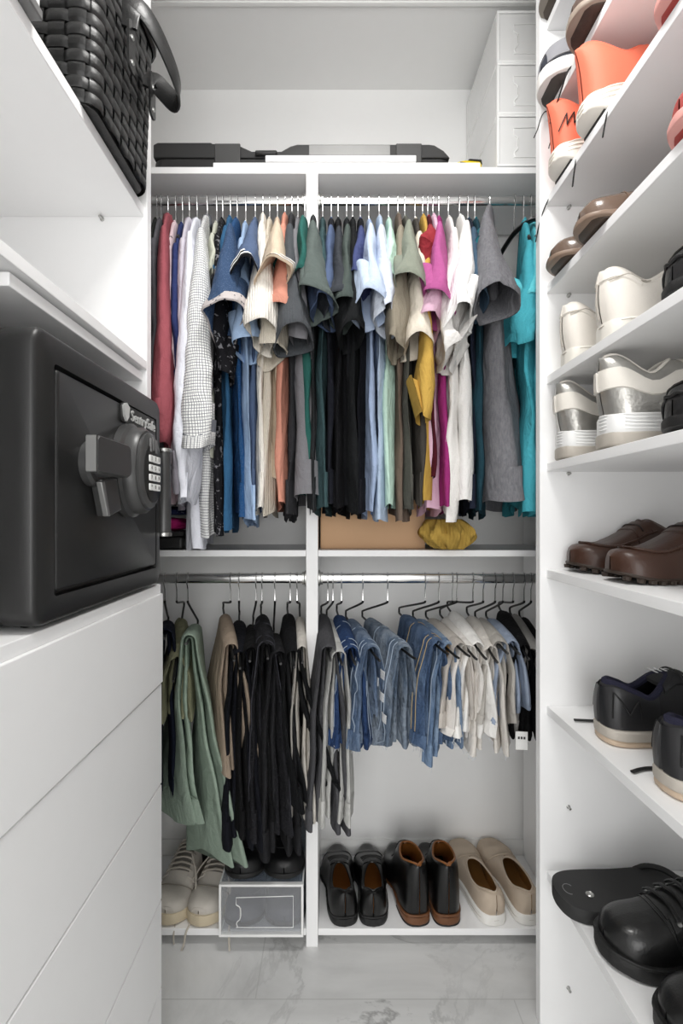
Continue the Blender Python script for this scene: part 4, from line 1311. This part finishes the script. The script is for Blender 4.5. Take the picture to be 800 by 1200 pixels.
# ---- black derby shoes and boots on the low shelf (toes to the wall)
LOW = .0475
def derby(X, D, head, side, label):
    sh = mk(L=.272, W=.102, plan='almond', heel=.062, dip=.045, throat=.46, throat_h=.068, toe=.034, sole=.009, lift=.016, arch=.012, side=side, k=.70, spring=.010)
    t = base_shoe(sh, 'derby_shoe', label, 'black leather derby pair', BLKL, TANL, RUBB, rimm=leather('edge_black', '#151312', .4))
    sh.soleloft(.004, zb=lambda q: sh.zb(q) + (.018 if q < .27 else .018 * max(0, 1 - (q - .27) / .18))).build('sole', RUBB, t)
    sh.soleloft(.003, 0, .27, zb=lambda q: 0.0, zt=lambda q: .0185).build('heel', RUBB, t)
    sh.patch(.0, .10, -.999, -.08, .0012).build('heel_counter', BLKL, t, angle=60)
    sh.patch(.0, .10, .08, .999, .0012).build('heel_counter', BLKL, t, angle=60)
    MB().tube([sh.surf(.0, v / 10, .0016) for v in range(2, 10)], .0018, 6).build('back_seam', BLKL, t)
    MB().tube([sh.surf(.80, v / 10, .0008) for v in range(-10, 11) if v] , .0012, 6).build('toe_cap_seam', BLKL, t)
    tg = sh.patch(.45, .56, -.30, .30, .002, 8, 8).build('tongue', BLKL, t, angle=60)
    for m in sh.lace_bars(.49, .60, 4, .30, .0022, .0062): m.build('lace', BLACKCOAT, t)
    place(t, X, D, LOW, head, .272)
derby(.032, 1.287, math.radians(94), 1, 'black leather derby shoe standing next to the divider on the low shelf')
derby(.106, 1.287, math.radians(90), -1, 'black leather derby shoe between its twin and the boots')
def boot(X, D, head, side, label):
    sh = mk(L=.275, W=.100, plan='almond', throat=.42, k=.78, side=side, sole=.010, lift=.020, arch=.012, spring=.010, p=.5, q=.9, th0=.02, bulge=.004,
            prof=[(0, .128), (.05, .130), (.2, .122), (.36, .132), (.44, .125), (.52, .085), (.60, .064), (.75, .044), (.90, .036), (.97, .026), (1, .014)])
    t = base_shoe(sh, 'ankle_boot', label, 'black leather ankle boots', BLKL, TANL, RUBB, rimm=leather('edge_tan', '#8a5527', .5))
    brown = leather('stacked_heel', '#6a4327', .5)
    sh.soleloft(.004, zb=lambda q: sh.zb(q) + (.022 if q < .27 else .022 * max(0, 1 - (q - .27) / .18))).build('sole', brown, t)
    sh.soleloft(.003, 0, .27, zb=lambda q: .004, zt=lambda q: .0225).build('heel', brown, t)
    sh.soleloft(.003, 0, .27, zb=lambda q: 0.0, zt=lambda q: .0042).build('heel_cap', RUBB, t)
    MB().tube([sh.surf(.0, v / 20, .0016) for v in range(2, 20)], .0016, 6).build('back_seam', BLKL, t)
    pl = MB().tube([sh.surf(.005, .04, .002), sh.surf(.0, .02, .004) + Vector((-.004, 0, .012)), sh.surf(.0, -.02, .004) + Vector((-.004, 0, .012)), sh.surf(.005, -.04, .002)], .004, 6, flat=.4, smooth=1)
    pl.build('pull_loop', leather('edge_tan', '#8a5527'), t)
    for m in sh.lace_bars(.44, .58, 5, .26, .0022, .0035): m.build('lace', BLACKCOAT, t)
    place(t, X, D, LOW, head, .275)
boot(.226, 1.287, math.radians(97), 1, 'black leather ankle boot with brown heel standing beside the derby shoes')
boot(.303, 1.287, math.radians(93), -1, 'black leather ankle boot with brown heel next to the beige slip-ons')
SUEDE = plain('beige_suede', '#c3b3a1', .9, spec=.1, var=.08, bmp=.3, bscale=500)
def slipon(X, D, head, side, label):
    sh = mk(L=.278, W=.100, heel=.054, dip=.042, throat=.55, throat_h=.050, toe=.036, sole=.024, plan='round', side=side, k=.84, spring=.006, lift=.004)
    t = base_shoe(sh, 'slip_on_shoe', label, 'beige suede slip-on pair', SUEDE, leather('lining_brown', '#8f6432', .6), RUBW)
    sh.soleloft(.004).build('sole', RUBW, t)
    MB().tube([Vector((q * sh.L - .0035 * (q < .02), sg * (sh.w(q) + .0042) + sh.c(q), .014 + sh.zb(q))) for q, sg in [(x / 30, 1) for x in range(30, -1, -1)] + [(x / 30, -1) for x in range(0, 31)]], .0009, 5).build('sole_groove', RUBG, t)
    sh.patch(.0, .14, -.85, -.25, .0012).build('heel_patch', SUEDE, t, angle=60)
    sh.patch(.0, .14, .25, .85, .0012).build('heel_patch', SUEDE, t, angle=60)
    MB().tube([sh.surf(.60 + .05 * (abs(v) / 8) ** 2, v / 10, .001) for v in range(-9, 10) if v], .0014, 6).build('vamp_seam', SUEDE, t)
    place(t, X, D, LOW, head, .278)
slipon(.428, 1.288, math.radians(97), 1, 'beige suede slip-on with white sole beside the black boots')
slipon(.520, 1.290, math.radians(97), -1, 'beige suede slip-on partly hidden by the shoe shelf panel')

# ---- dirty white sneakers, toes to the aisle
WLEA = plain('worn_white_leather', '#c2bcb3', .6, var=.22, nscale=18, bmp=.25, bscale=150)
DIRTS = plain('yellowed_sole', '#cdbfa4', .65, var=.14, nscale=25)
CORD = fabric('#cfc6b8')
def lowtop(X, D, head, side, label, ends):
    sh = mk(L=.285, W=.104, heel=.070, dip=.052, throat=.36, throat_h=.082, toe=.042, sole=.026, plan='round', side=side, spring=.006,
            prof=[(0, .070), (.06, .070), (.2, .052), (.36, .082), (.48, .078), (.64, .054), (.76, .038), (.88, .032), (.96, .024), (1, .011)])
    t = base_shoe(sh, 'low_sneaker', label, 'worn white sneakers', WLEA, fabric('#8f8a84'), DIRTS)
    sh.soleloft(.005).build('sole', DIRTS, t)
    tongue = sh.patch(.33, .66, -.24, .24, .0012, 10, 8).build('tongue', plain('tongue_grey', '#77736d', .8), t, angle=70)
    for v0, v1 in ((-.62, -.24), (.24, .62)):
        sh.patch(.36, .70, v0, v1, .003).build('eyestay', WLEA, t, angle=60)
    for sg in (1, -1):
        sh.patch(.30, .40, min(sg * .30, sg * .85), max(sg * .30, sg * .85), .0022).build('side_stripe', leather('stripe_black', '#141414', .5), t, angle=60)
    sh.patch(.80, .985, -.90, .90, .0014, 10, 12).build('toe_cap', WLEA, t, angle=60)
    MB().tube([sh.surf(.79 - .05 * (v / 10) ** 2, v / 10, .0022) for v in range(-10, 11) if v], .0015, 6).build('toe_seam', plain('seam_grime', '#8f887d', .7), t)
    for m in sh.lace_bars(.40, .66, 7, .34, .0042, .0062): m.build('lace', CORD, t)
    for pts in ends:
        MB().tube([Vector(p) for p in pts], .0026, 6, flat=.5, smooth=2).build('lace_end', CORD, t)
    place(t, X, D, LOW, head, .285, 'toe')
lowtop(-.352, 1.283, math.radians(-100), 1, 'worn white sneaker with loose laces beside the clear shoe box', [
    [(.16, -.02, .105), (.20, -.045, .080), (.24, -.066, .028), (.270, -.066, .006), (.296, -.062, .001), (.304, -.060, -.020), (.305, -.058, -.036)],
    [(.17, .02, .105), (.20, .052, .075), (.245, .074, .026), (.27, .080, .006), (.286, .085, .002), (.293, .088, -.018), (.294, .090, -.040)]])
lowtop(-.440, 1.287, math.radians(-98), -1, 'worn white sneaker partly hidden by the drawer chest', [
    [(.16, .02, .105), (.20, .050, .080), (.25, .066, .030), (.275, .064, .004), (.292, .060, -.004), (.298, .058, -.030), (.300, .052, -.045)]])

# ---- black loafers on the clear box, and the pair inside it
MATTEB = leather('loafer_black', '#0d0d0f', .42)
def dark_loafer(X, D, z, head, side, label, group, mat, buckle):
    sh = mk(L=.270, W=.106, heel=.055, dip=.045, throat=.48, throat_h=.058, toe=.040, sole=.012, lift=.008, plan='round', side=side, spring=.008)
    t = base_shoe(sh, 'loafer', label, group, mat, leather('lining_dark', '#1c1a19', .6), RUBB)
    sh.soleloft(.003).build('sole', RUBB, t)
    sh.patch(.50, .60, -.8, .8, .002, 6, 10).build('strap', mat, t, angle=60)
    if buckle:
        p = sh.surf(.555, .02, .0045)
        bk_ = MB()
        for a, b_ in (((-.014, -.022), (.014, -.022)), ((.014, -.022), (.014, .022)), ((.014, .022), (-.014, .022)), ((-.014, .022), (-.014, -.022))):
            bk_.tube([p + Vector((a[0], a[1], 0)), p + Vector((b_[0], b_[1], 0))], .0022, 6)
        bk_.build('buckle', STEEL, t)
    MB().tube([sh.surf(.62 + .24 * math.cos(v / 10 * 1.5) ** 1.0 * .9, v / 10 * .62, .001) for v in range(-10, 11) if v], .0013, 6).build('apron_seam', mat, t)
    place(t, X, D, z, head, .270, 'toe')
ZB = SBZ + .1345 + .0004
dark_loafer(-.238, 1.262, ZB, math.radians(-92), 1, 'black buckled loafer standing on the clear shoe box below black jeans', 'black loafers on the clear shoe box', MATTEB, True)
dark_loafer(-.126, 1.262, ZB, math.radians(-88), -1, 'black loafer on the clear shoe box next to the divider', 'black loafers on the clear shoe box', MATTEB, False)
NAVY = leather('shoe_navy', '#2b2f3d', .5)
for X, sd, w in ((-.2405, 1, 'wider'), (-.1265, -1, 'divider')):
    dark_loafer(X, 1.272, SBZ + .0024, math.radians(-90), sd, 'navy shoe inside the clear box ' + ('near the white sneaker' if sd > 0 else 'near the divider'), 'navy shoes in the clear box', NAVY, False)

# ---- the shoe shelves: helper for a shoe whose outer end shows
OUTH, OUTT = 0.0, PI          # heel out: toe to +x; toe out: toe to -x
# driving loafers
BRN = leather('brown_driver', '#3f271c', .40, coat=.05, var=.16)
BRNS = plain('brown_rubber', '#33271f', .6, var=.1)
def driver(X, D, head, side, label):
    sh = mk(L=.285, W=.106, heel=.060, dip=.050, throat=.50, throat_h=.066, toe=.046, sole=.010, plan='round', side=side, spring=.012, q=.75, p=.55,
            prof=[(0, .068), (.06, .070), (.2, .058), (.40, .090), (.47, .098), (.60, .076), (.74, .056), (.88, .047), (.96, .038), (1, .024)])
    t = base_shoe(sh, 'driving_loafer', label, 'brown driving loafers', BRN, leather('lining_tan', '#a5692f'), BRNS)
    nb_ = sh.soleloft(.002, zb=lambda q: sh.zb(q) + .0055)
    for i in range(16):
        for sg in (1, -1):
            q = .08 + .88 * i / 15
            nb_.lathe([(.0001, 0), (.0062, .0005), (.0075, .007), (.0001, .009)], 8, Matrix.Translation((q * sh.L, sg * max(.006, sh.w(q) - .0015) + sh.c(q), sh.zb(q) * .7)))
    nb_.build('sole', BRNS, t)
    ap = [(.60 + .30 * math.sqrt(max(0, 1 - (v / 12) ** 2)), v / 12 * .52) for v in range(-12, 13)]
    ap = [(.44, -.50), (.52, -.52)] + ap + [(.52, .52), (.44, .50)]
    MB().tube([sh.surf(q, v if v else .0001, .0015) for q, v in ap], .0030, 7).build('apron_seam', BRN, t)
    st = MB()
    for i in range(0, len(ap) - 1):
        for f in (.0, .5):
            q = ap[i][0] * (1 - f) + ap[i + 1][0] * f; v = ap[i][1] * (1 - f) + ap[i + 1][1] * f
            a = sh.surf(q + .012 * (q > .6), v * .90 or .0001, .003); b_ = sh.surf(q - .004, v * 1.12 or .0001, .002)
            st.tube([a, (a + b_) / 2 + Vector((0, 0, .0015)), b_], .0009, 4)
    st.build('stitching', leather('stitch_brown', '#3a2318', .6), t)
    sp = sh.patch(.505, .585, -.92, .92, .0028, 6, 16).build('saddle_strap', BRN, t, angle=60)
    MB().tube([sh.surf(.545, v / 20, .0036) for v in range(-8, 9) if v], .0016, 5).build('strap_slot', leather('slot_dark', '#160d09', .7), sp)
    place(t, X, D, RSH[6] + .0005, head, .285, 'toe')
driver(.497, 1.030, OUTT + math.radians(3), 1, 'brown leather driving loafer standing farther along its shelf by the panel')
driver(.492, .872, OUTT + math.radians(2), -1, 'brown leather driving loafer nearest the frame edge on its shelf')

# silver and white chunky sneakers
SILV = plain('silver_leather', '#b9b7b2', .34, metal=.75, var=.2, nscale=60, bmp=.5, bscale=120, bdist=.002)
CREAM = leather('cream_leather', '#e6e1d8', .5, var=.04)
WHITEK = plain('white_knit_rubber', '#efefee', .55, var=.02)
def silver(X, D, head, side, label):
    sh = mk(L=.290, W=.112, heel=.105, dip=.070, throat=.36, throat_h=.098, toe=.05, sole=.055, plan='round', side=side, spring=.012, bulge=.010, flare=.010)
    t = base_shoe(sh, 'chunky_sneaker', label, 'silver and white chunky sneakers', SILV, fabric('#d8d3cb'), WHITEK, rimm=CREAM, rimr=.004)
    sh.soleloft(.006, zb=lambda q: sh.zb(q) + .020).build('midsole', WHITEK, t)
    for i in range(5):
        rr = MB().tube([Vector((q * sh.L - .0066 * (q < .03), sg * (sh.w(q) + .0064) + sh.c(q), .029 + i * .006 + sh.zb(q))) for q, sg in [(x / 24, 1) for x in range(16, -1, -1)] + [(x / 24, -1) for x in range(0, 17)]], .0016, 5)
        rr.build('midsole_ridge', WHITEK, t)
    sh.soleloft(.0075, 0, .42, zb=lambda q: sh.zb(q), zt=lambda q: .026 - .016 * max(0, (q - .22) / .2)).build('heel_guard', RUBG, t)
    sh.soleloft(.004, zb=lambda q: sh.zb(q), zt=lambda q: sh.zb(q) + .0205).build('outsole', RUBG, t)
    for sg in (1, -1):
        a, b_ = sorted((sg * .50, sg * .76))
        sh.patch(.0, .50, a, b_, .003, 12, 4).build('heel_band', CREAM, t, angle=60)
    sh.patch(.40, .64, -.3, .3, .003).build('tongue', CREAM, t, angle=60)
    for m in sh.lace_bars(.44, .66, 5, .36, .003, .0065): m.build('lace', CREAM, t)
    place(t, X, D, RSH[5] + .0005, head, .290)
silver(.479, 1.025, OUTH, 1, 'silver and white chunky sneaker standing beside the unit panel')
silver(.479, .862, OUTH, -1, 'silver and white chunky sneaker beside a black shoe')

# cream leather sneakers
CRM = leather('ivory_leather', '#ebe5dc', .48, var=.03)
def ivory(X, D, head, side, label):
    sh = mk(L=.285, W=.108, heel=.092, dip=.062, throat=.37, throat_h=.085, toe=.046, sole=.030, plan='round', side=side, bulge=.008, flare=.003)
    t = base_shoe(sh, 'leather_sneaker', label, 'ivory leather sneakers', CRM, fabric('#e4ded4'), RUBW, rimr=.0065)
    sh.soleloft(.004).build('sole', plain('ivory_rubber', '#eae6dd', .55, var=.02), t)
    for sg in (1, -1):
        a, b_ = sorted((sg * .06, sg * .46))
        sh.patch(.0, .16, a, b_, .0026, 8, 6).build('heel_tab', CRM, t, angle=60)
        MB().tube([sh.surf(.02 + .025 * i, sg * (.50 - .05 * i + .05 * math.sin(i * 1.1)), .0022) for i in range(9)], .0013, 5).build('side_seam', plain('seam_grey', '#bdb6ac', .6), t)
    MB().tube([sh.surf(0, v / 20, .002) for v in range(9, 20)], .0012, 5).build('back_seam', plain('seam_grey', '#bdb6ac'), t)
    MB().tube([Vector((q * sh.L - .0045 * (q < .03), sg * (sh.w(q) + .0044) + sh.c(q), .026)) for q, sg in [(x / 24, 1) for x in range(20, -1, -1)] + [(x / 24, -1) for x in range(0, 21)]], .0009, 5).build('sole_seam', plain('seam_grey', '#bdb6ac'), t)
    for m in sh.lace_bars(.42, .64, 5, .36, .003, .005): m.build('lace', CRM, t)
    place(t, X, D, RSH[4] + .0005, head, .285)
ivory(.480, 1.010, OUTH, 1, 'ivory leather sneaker standing beside the unit panel above the silver pair')
ivory(.480, .872, OUTH, -1, 'ivory leather sneaker between its twin and a black shoe')

# black textured trainers at the frame edge
BLKT = plain('black_moulded_upper', '#19191a', .42, var=.2, nscale=25, bmp=.6, bscale=40, bdist=.004)
def clog(X, D, z, head, side, label, group):
    sh = mk(L=.28, W=.108, heel=.062, dip=.056, throat=.42, throat_h=.075, toe=.062, sole=.014, plan='round', side=side, spring=.010, q=.7, p=.5)
    t = base_shoe(sh, 'trail_shoe', label, group, BLKT, fabric('#1d1d1d'), RUBB)
    sh.soleloft(.004).build('sole', RUBB, t)
    for i in range(6):
        MB().tube([sh.surf(.99 - .045 * i - .05 * (v / 10) ** 2, v / 10 * .95, .0015 + .0012 * math.sin(v * 1.3 + i)) for v in range(-10, 11) if v], .0026, 6).build('moulded_ridge', RUBB, t)
    place(t, X, D, z + .0005, head, .28, 'toe')
clog(.484, .700, RSH[4], OUTT, 1, 'black ridged shoe beside an ivory sneaker at the frame edge', 'black ridged shoes')
clog(.484, .700, RSH[5], OUTT, -1, 'black ridged shoe beside a silver sneaker at the frame edge', 'black ridged shoes')

# brown dress shoes seen from below
BRD = leather('taupe_patent', '#6d5a4d', .22, coat=.4)
BRDS = leather('sole_brown', '#43352b', .5)
BRDW = leather('welt_taupe', '#8a7565', .45)
def toes_out(X, D, z, head, side, label, group, up, so, name='dress_shoe', toe=.04, edge=None, W=.10, plan='round', sole=.010):
    sh = mk(L=.28, W=W, heel=.06, dip=.045, throat=.44, throat_h=.066, toe=toe, sole=sole, plan=plan, side=side, spring=.010)
    t = base_shoe(sh, name, label, group, up, TANL, so)
    sh.soleloft(.0045, zb=lambda q: sh.zb(q) + .002).build('welt', edge or so, t)
    sh.soleloft(-.004, .02, .98, zb=lambda q: sh.zb(q), zt=lambda q: sh.zb(q) + .0035).build('outsole', so, t)
    MB().tube([sh.surf(.78, v / 10, .0008) for v in range(-10, 11) if v], .0012, 6).build('toe_cap_seam', up, t)
    for m in sh.lace_bars(.48, .62, 4, .30, .0022, .005): m.build('lace', BLACKCOAT, t)
    place(t, X, D, z + .0005, head, .28, 'toe')
    return t, sh
toes_out(.446, 1.005, RSH[3], OUTT, 1, 'taupe patent dress shoe overhanging its shelf beside the unit panel', 'taupe patent dress shoes', BRD, BRDS, W=.104, edge=BRDW)
toes_out(.442, .880, RSH[3], OUTT, -1, 'taupe patent dress shoe overhanging its shelf, second from the panel', 'taupe patent dress shoes', BRD, BRDS, W=.104, edge=BRDW)
REDU = plain('red_knit', '#a8433e', .7, var=.12, nscale=60, bmp=.3, bscale=300)
REDS = plain('red_rubber', '#b34a44', .6, var=.15, nscale=90, bmp=.4, bscale=200)
for z, sd, w in ((RSH[2], 1, 'beside the orange sneakers'), (RSH[3], -1, 'beside the taupe dress shoes')):
    toes_out(.457, .676 if sd > 0 else .648, z, OUTT, sd, 'red running shoe with red sole ' + w, 'red running shoes', REDU, REDS, 'running_shoe', .05, plain('coral_foam', '#e3a49c', .6), sole=.013)

# orange running shoes, heels out
ORG = plain('orange_knit', '#f0795c', .65, var=.05, bmp=.15, bscale=400)
FOAM = plain('cream_foam', '#f1ece2', .6, var=.02)
def orange(X, D, head, side, label, laces):
    sh = mk(L=.285, W=.104, heel=.100, dip=.070, throat=.36, throat_h=.090, toe=.048, sole=.046, plan='round', side=side, bulge=.004, flare=.016, spring=.014)
    t = base_shoe(sh, 'running_shoe', label, 'orange running shoes', ORG, fabric('#e8836a'), FOAM, rimr=.005)
    sh.soleloft(.006, zb=lambda q: sh.zb(q) + .005 + .012 * max(0, 1 - q / .2) ** 2).build('midsole', FOAM, t)
    for i in range(3):
        MB().tube([Vector((q * sh.L - .0066 * (q < .03), sg * (sh.w(q) + .0064) + sh.c(q), .024 + i * .008 + .006 * math.sin(q * 9))) for q, sg in [(x / 24, 1) for x in range(18, -1, -1)] + [(x / 24, -1) for x in range(0, 19)]], .0015, 5).build('midsole_ridge', FOAM, t)
    sh.soleloft(.002, .05, .97, zb=lambda q: sh.zb(q) + .010 * max(0, 1 - q / .2) ** 2, zt=lambda q: sh.zb(q) + .0055 + .012 * max(0, 1 - q / .2) ** 2).build('outsole', RUBB, t)
    # the zigzag mark on the heel
    if side > 0:
        for sg in (1, -1):
            zz = [(.012, .86), (.055, .66), (.05, .82), (.095, .62), (.09, .80), (.13, .64)]
            MB().tube([sh.surf(u[0] + (w_[0] - u[0]) * f, sg * (u[1] + (w_[1] - u[1]) * f), .0026) for u, w_ in zip(zz, zz[1:]) for f in (0, .2, .4, .6, .8, 1)], .0012, 6).build('heel_mark', BLACKCOAT, t)
    for m in sh.lace_bars(.42, .64, 5, .36, .003, .005): m.build('lace', BLACKCOAT, t)
    place(t, X, D, RSH[2] + .0005, head, .285)
    for pts in laces:
        MB().tube([Vector(p) - Vector(t.location) - Vector((0, 0, .0085)) for p in pts], .0028, 6, flat=.5, smooth=2).build('lace_end', BLACKCOAT, t)
orange(.456, 1.010, OUTH, 1, 'orange running shoe with a black zigzag mark beside the unit panel', [
    [(.52, .945, 1.836), (.490, .948, 1.836), (.472, .950, 1.832), (.468, .952, 1.80), (.466, .955, 1.772)],
    [(.50, 1.062, 1.836), (.478, 1.066, 1.834), (.466, 1.075, 1.815), (.455, 1.085, 1.775), (.450, 1.09, 1.74)]])
orange(.456, .892, OUTH, -1, 'orange running shoe standing second from the unit panel', [
    [(.52, .832, 1.836), (.490, .836, 1.836), (.471, .840, 1.830), (.467, .845, 1.80), (.466, .848, 1.785)]])

# highest shoes
DKB = leather('dark_brown_sole', '#4c423a', .55, var=.2)
toes_out(.447, 1.045, RSH[0], OUTT, 1, 'grey-brown shoe sole showing at the uppermost shelf by the panel', None, leather('brown_grey', '#7d7168', .5), DKB, 'dress_shoe', .04, leather('edge_grey', '#8d857c', .5))
t_, s_ = toes_out(.437, 1.030, RSH[1], OUTT, 1, 'grey and navy trainer with dark sole and dangling lace near the panel', None, plain('slate_mesh', '#31343f', .7, var=.15, nscale=80), plain('dark_lug_sole', '#4a4844', .65, var=.3, nscale=45, bmp=.5, bscale=60, bdist=.004), 'trainer', .055, RUBW, W=.108, sole=.030)
s_.patch(.80, .985, -.95, .95, .003, 12, 14).build('toe_overlay', plain('grey_mesh', '#8f8f94', .7, var=.12), t_, angle=60)
for pts, r in (([(.50, .965, 2.025), (.476, .968, 2.024), (.463, .970, 2.015), (.457, .985, 1.985), (.449, 1.015, 1.945)], .0028), ([(.50, 1.075, 2.024), (.47, 1.074, 2.022), (.455, 1.068, 2.010), (.440, 1.055, 1.965), (.428, 1.045, 1.940)], .0018)):
    mb = MB().tube([Vector((-(p[0] - t_.location.x), -(p[1] - t_.location.y), p[2] - .0115 - t_.location.z)) for p in pts], r, 6, flat=.6, smooth=2)
    mb.build('lace_end', BLACKCOAT, t_)
toes_out(.436, .895, RSH[1], OUTT, -1, 'brown shoe with a studded dark sole beside the grey trainer', None, leather('brown_mid', '#5b4a41', .45), plain('stud_sole', '#41332c', .5, var=.3, nscale=35, bmp=.6, bscale=50, bdist=.005), 'dress_shoe', .045, leather('edge_taupe', '#9a8b7e', .5), W=.112, sole=.014)

# black training shoes on the lower shelf, heels out
BKM = plain('black_mesh', '#1b1b1d', .75, var=.2, nscale=200, bmp=.3, bscale=500)
BKH = plain('black_heel_cup', '#222224', .38, var=.08)
def trainer(X, D, head, side, label, lace):
    sh = mk(L=.290, W=.108, heel=.074, dip=.058, throat=.42, throat_h=.098, toe=.05, sole=.030, plan='round', side=side, k=.80, bulge=.004,
            prof=[(0, .074), (.05, .078), (.16, .066), (.26, .056), (.38, .082), (.46, .090), (.58, .075), (.72, .056), (.88, .046), (.96, .034), (1, .016)])
    t = base_shoe(sh, 'training_shoe', label, 'black training shoes', BKM, fabric('#17171a'), RUBG, rimr=.0065, rimm=fabric('#34344a'))
    sh.soleloft(.005, zb=lambda q: sh.zb(q) + .010).build('midsole', RUBG, t)
    sh.soleloft(.0035, zb=lambda q: sh.zb(q) , zt=lambda q: sh.zb(q) + .011).build('outsole', plain('tan_rubber', '#c9b49d', .6), t)
    for sg in (1, -1):
        a, b_ = sorted((sg * .28, sg * .99))
        sh.patch(.0, .30, a, b_, .003, 14, 8).build('heel_cup', BKH, t, angle=60)
    for sg in (1, -1):
        MB().tube([sh.surf(q, sg * v, .0048) for q, v in [(a[0] + (b_[0] - a[0]) * f, a[1] + (b_[1] - a[1]) * f) for a, b_ in (((.03, .86), (.04, .44)), ((.04, .44), (.11, .78)), ((.11, .78), (.17, .46)), ((.17, .46), (.18, .82))) for f in (0, .25, .5, .75, 1)]], .0016, 6).build('heel_mark', BLACKCOAT, t)
    tg = sh.patch(.34, .56, -.36, .36, .006, 10, 8).build('tongue', BKM, t, angle=70)
    for k in range(3):
        p = sh.surf(.385 + .02 * k, .02, .0078)
        MB().box(-.002, .002, -.014 + .003 * k, .014 - .003 * k, -.0003, .0006, M=Matrix.Translation(p)).build('tongue_print', plain('print_white', '#d8d8d8'), tg)
    for m in sh.lace_bars(.46, .68, 5, .36, .003, .008): m.build('lace', BLACKCOAT, t)
    place(t, X, D, RSH[7] + .0005, head, .290)
    MB().tube([Vector(p) - Vector(t.location) for p in lace], .0042, 7, flat=.5, smooth=2).build('lace_end', BLACKCOAT, t)
trainer(.500, .915, OUTH, 1, 'black training shoe with grey sole, whole heel in view on its shelf', [(.56, .985, .709), (.535, .99, .709), (.512, .992, .709), (.489, .995, .709)])
trainer(.500, .742, OUTH, -1, 'black training shoe cut by the frame edge on its shelf', [(.55, .80, .709), (.52, .805, .709), (.500, .800, .709), (.483, .792, .709)])

# flip-flop sole, black lace-up shoes on the lowest shelf
ff = thing('flip_flop', 'black flat sandal sole leaning out over the lowest shelf', 'sandal', (0, 0, 0))
shf = mk(L=.285, W=.128, plan='round', sole=.028, side=1, spring=.004)
EVA = plain('black_foam', '#2a2a2a', .75, var=.12, nscale=12, bmp=.25, bscale=120)
fp = [(0, .05), (.01, .36), (.05, .68), (.14, .88), (.30, .93), (.5, .92), (.66, .96), (.8, .98), (.92, .76), (.98, .42), (1, .05)]
rings = []
for i in range(41):
    q = .5 - .5 * math.cos(PI * i / 40)
    w = .064 * interp(fp, q)
    rings.append([Vector((q * .285, y * w, z)) for y, z in ((-.94, 0), (.94, 0), (1, .004), (1, .022), (.95, .027), (.6, .0265), (.0, .0255), (-.6, .0265), (-.95, .027), (-1, .022), (-1, .004))])
MB().loft(rings, True, True, True).build('footbed', EVA, ff)
MB().lathe([(.0001, .0), (.0075, .0), (.008, .0015), (.006, .003), (.005, .0022), (.0001, .0015)], 18, Matrix.Translation((.062, -.012, .0258))).build('rivet', STEEL, ff)
em = MB()
em.tube([(.028 + .011 * math.cos(a), .004 + .014 * math.sin(a), .0262) for a in [PI * .2 + k * PI * 1.3 / 12 for k in range(13)]], .0007, 5)
em.build('footbed_mark', plain('mark_grey', '#7a7a7a', .7), ff)
MB().tube([(.262, 0, .027), (.258, 0, .036), (.245, -.025, .044), (.220, -.052, .036), (.200, -.0615, .020)], .006, 8, flat=.6, smooth=2).build('strap', RUBB, ff)
MB().tube([(.262, 0, .027), (.258, 0, .036), (.245, .025, .044), (.220, .052, .036), (.200, .0615, .020)], .006, 8, flat=.6, smooth=2).build('strap', RUBB, ff)
place(ff, .448, .985, RSH[8] + .0004, math.radians(2), .285)

BLK2 = leather('lace_up_black', '#161616', .34, coat=.15)
def laceup(X, D, head, side, label):
    sh = mk(L=.290, W=.110, heel=.070, dip=.055, throat=.42, throat_h=.088, toe=.050, sole=.026, plan='round', side=side, spring=.006, q=.92, p=.60,
            prof=[(0, .070), (.06, .070), (.2, .055), (.38, .082), (.48, .086), (.60, .072), (.72, .056), (.86, .048), (.95, .036), (1, .016)])
    t = base_shoe(sh, 'lace_up_shoe', label, 'black leather lace-up shoes', BLK2, fabric('#202020'), RUBB)
    sh.soleloft(.006).build('sole', RUBB, t)
    sh.soleloft(.0072, zb=lambda q: sh.zt(q) - .002, zt=lambda q: sh.zt(q) + .003).build('welt', RUBB, t)
    MB().tube([sh.surf(.70 - .07 * (v / 10) ** 2, v / 10, .001) for v in range(-10, 11) if v], .0014, 6).build('vamp_seam', BLK2, t)
    sh.patch(.40, .68, -.20, .20, .002).build('tongue', BLK2, t, angle=60)
    for v0, v1 in ((-.60, -.20), (.20, .60)):
        ey = sh.patch(.40, .67, v0, v1, .0034).build('eyestay', BLK2, t, angle=60)
        for i in range(4):
            p = sh.surf(.44 + .065 * i, (v0 * .55 + v1 * .45) if v0 < 0 else (v0 * .55 + v1 * .45), .0042)
            MB().lathe([(.0018, 0), (.0042, 0), (.0042, .0012), (.0018, .0016)], 12, Matrix.Translation(p) @ Matrix.Rotation((-.6 if v0 > 0 else .6), 4, 'X')).build('eyelet', STEEL, ey)
    for m in sh.lace_bars(.44, .64, 4, .36, .0045, .008): m.build('lace', BLACKCOAT, t)
    place(t, X, D, RSH[8] + .0005, head, .290, 'toe')
laceup(.478, .868, OUTT + math.radians(4), 1, 'black leather lace-up shoe in front of the flat sandal sole')
laceup(.490, .722, OUTT + math.radians(2), -1, 'black leather lace-up shoe second on the lowest shelf, nearest the frame corner')
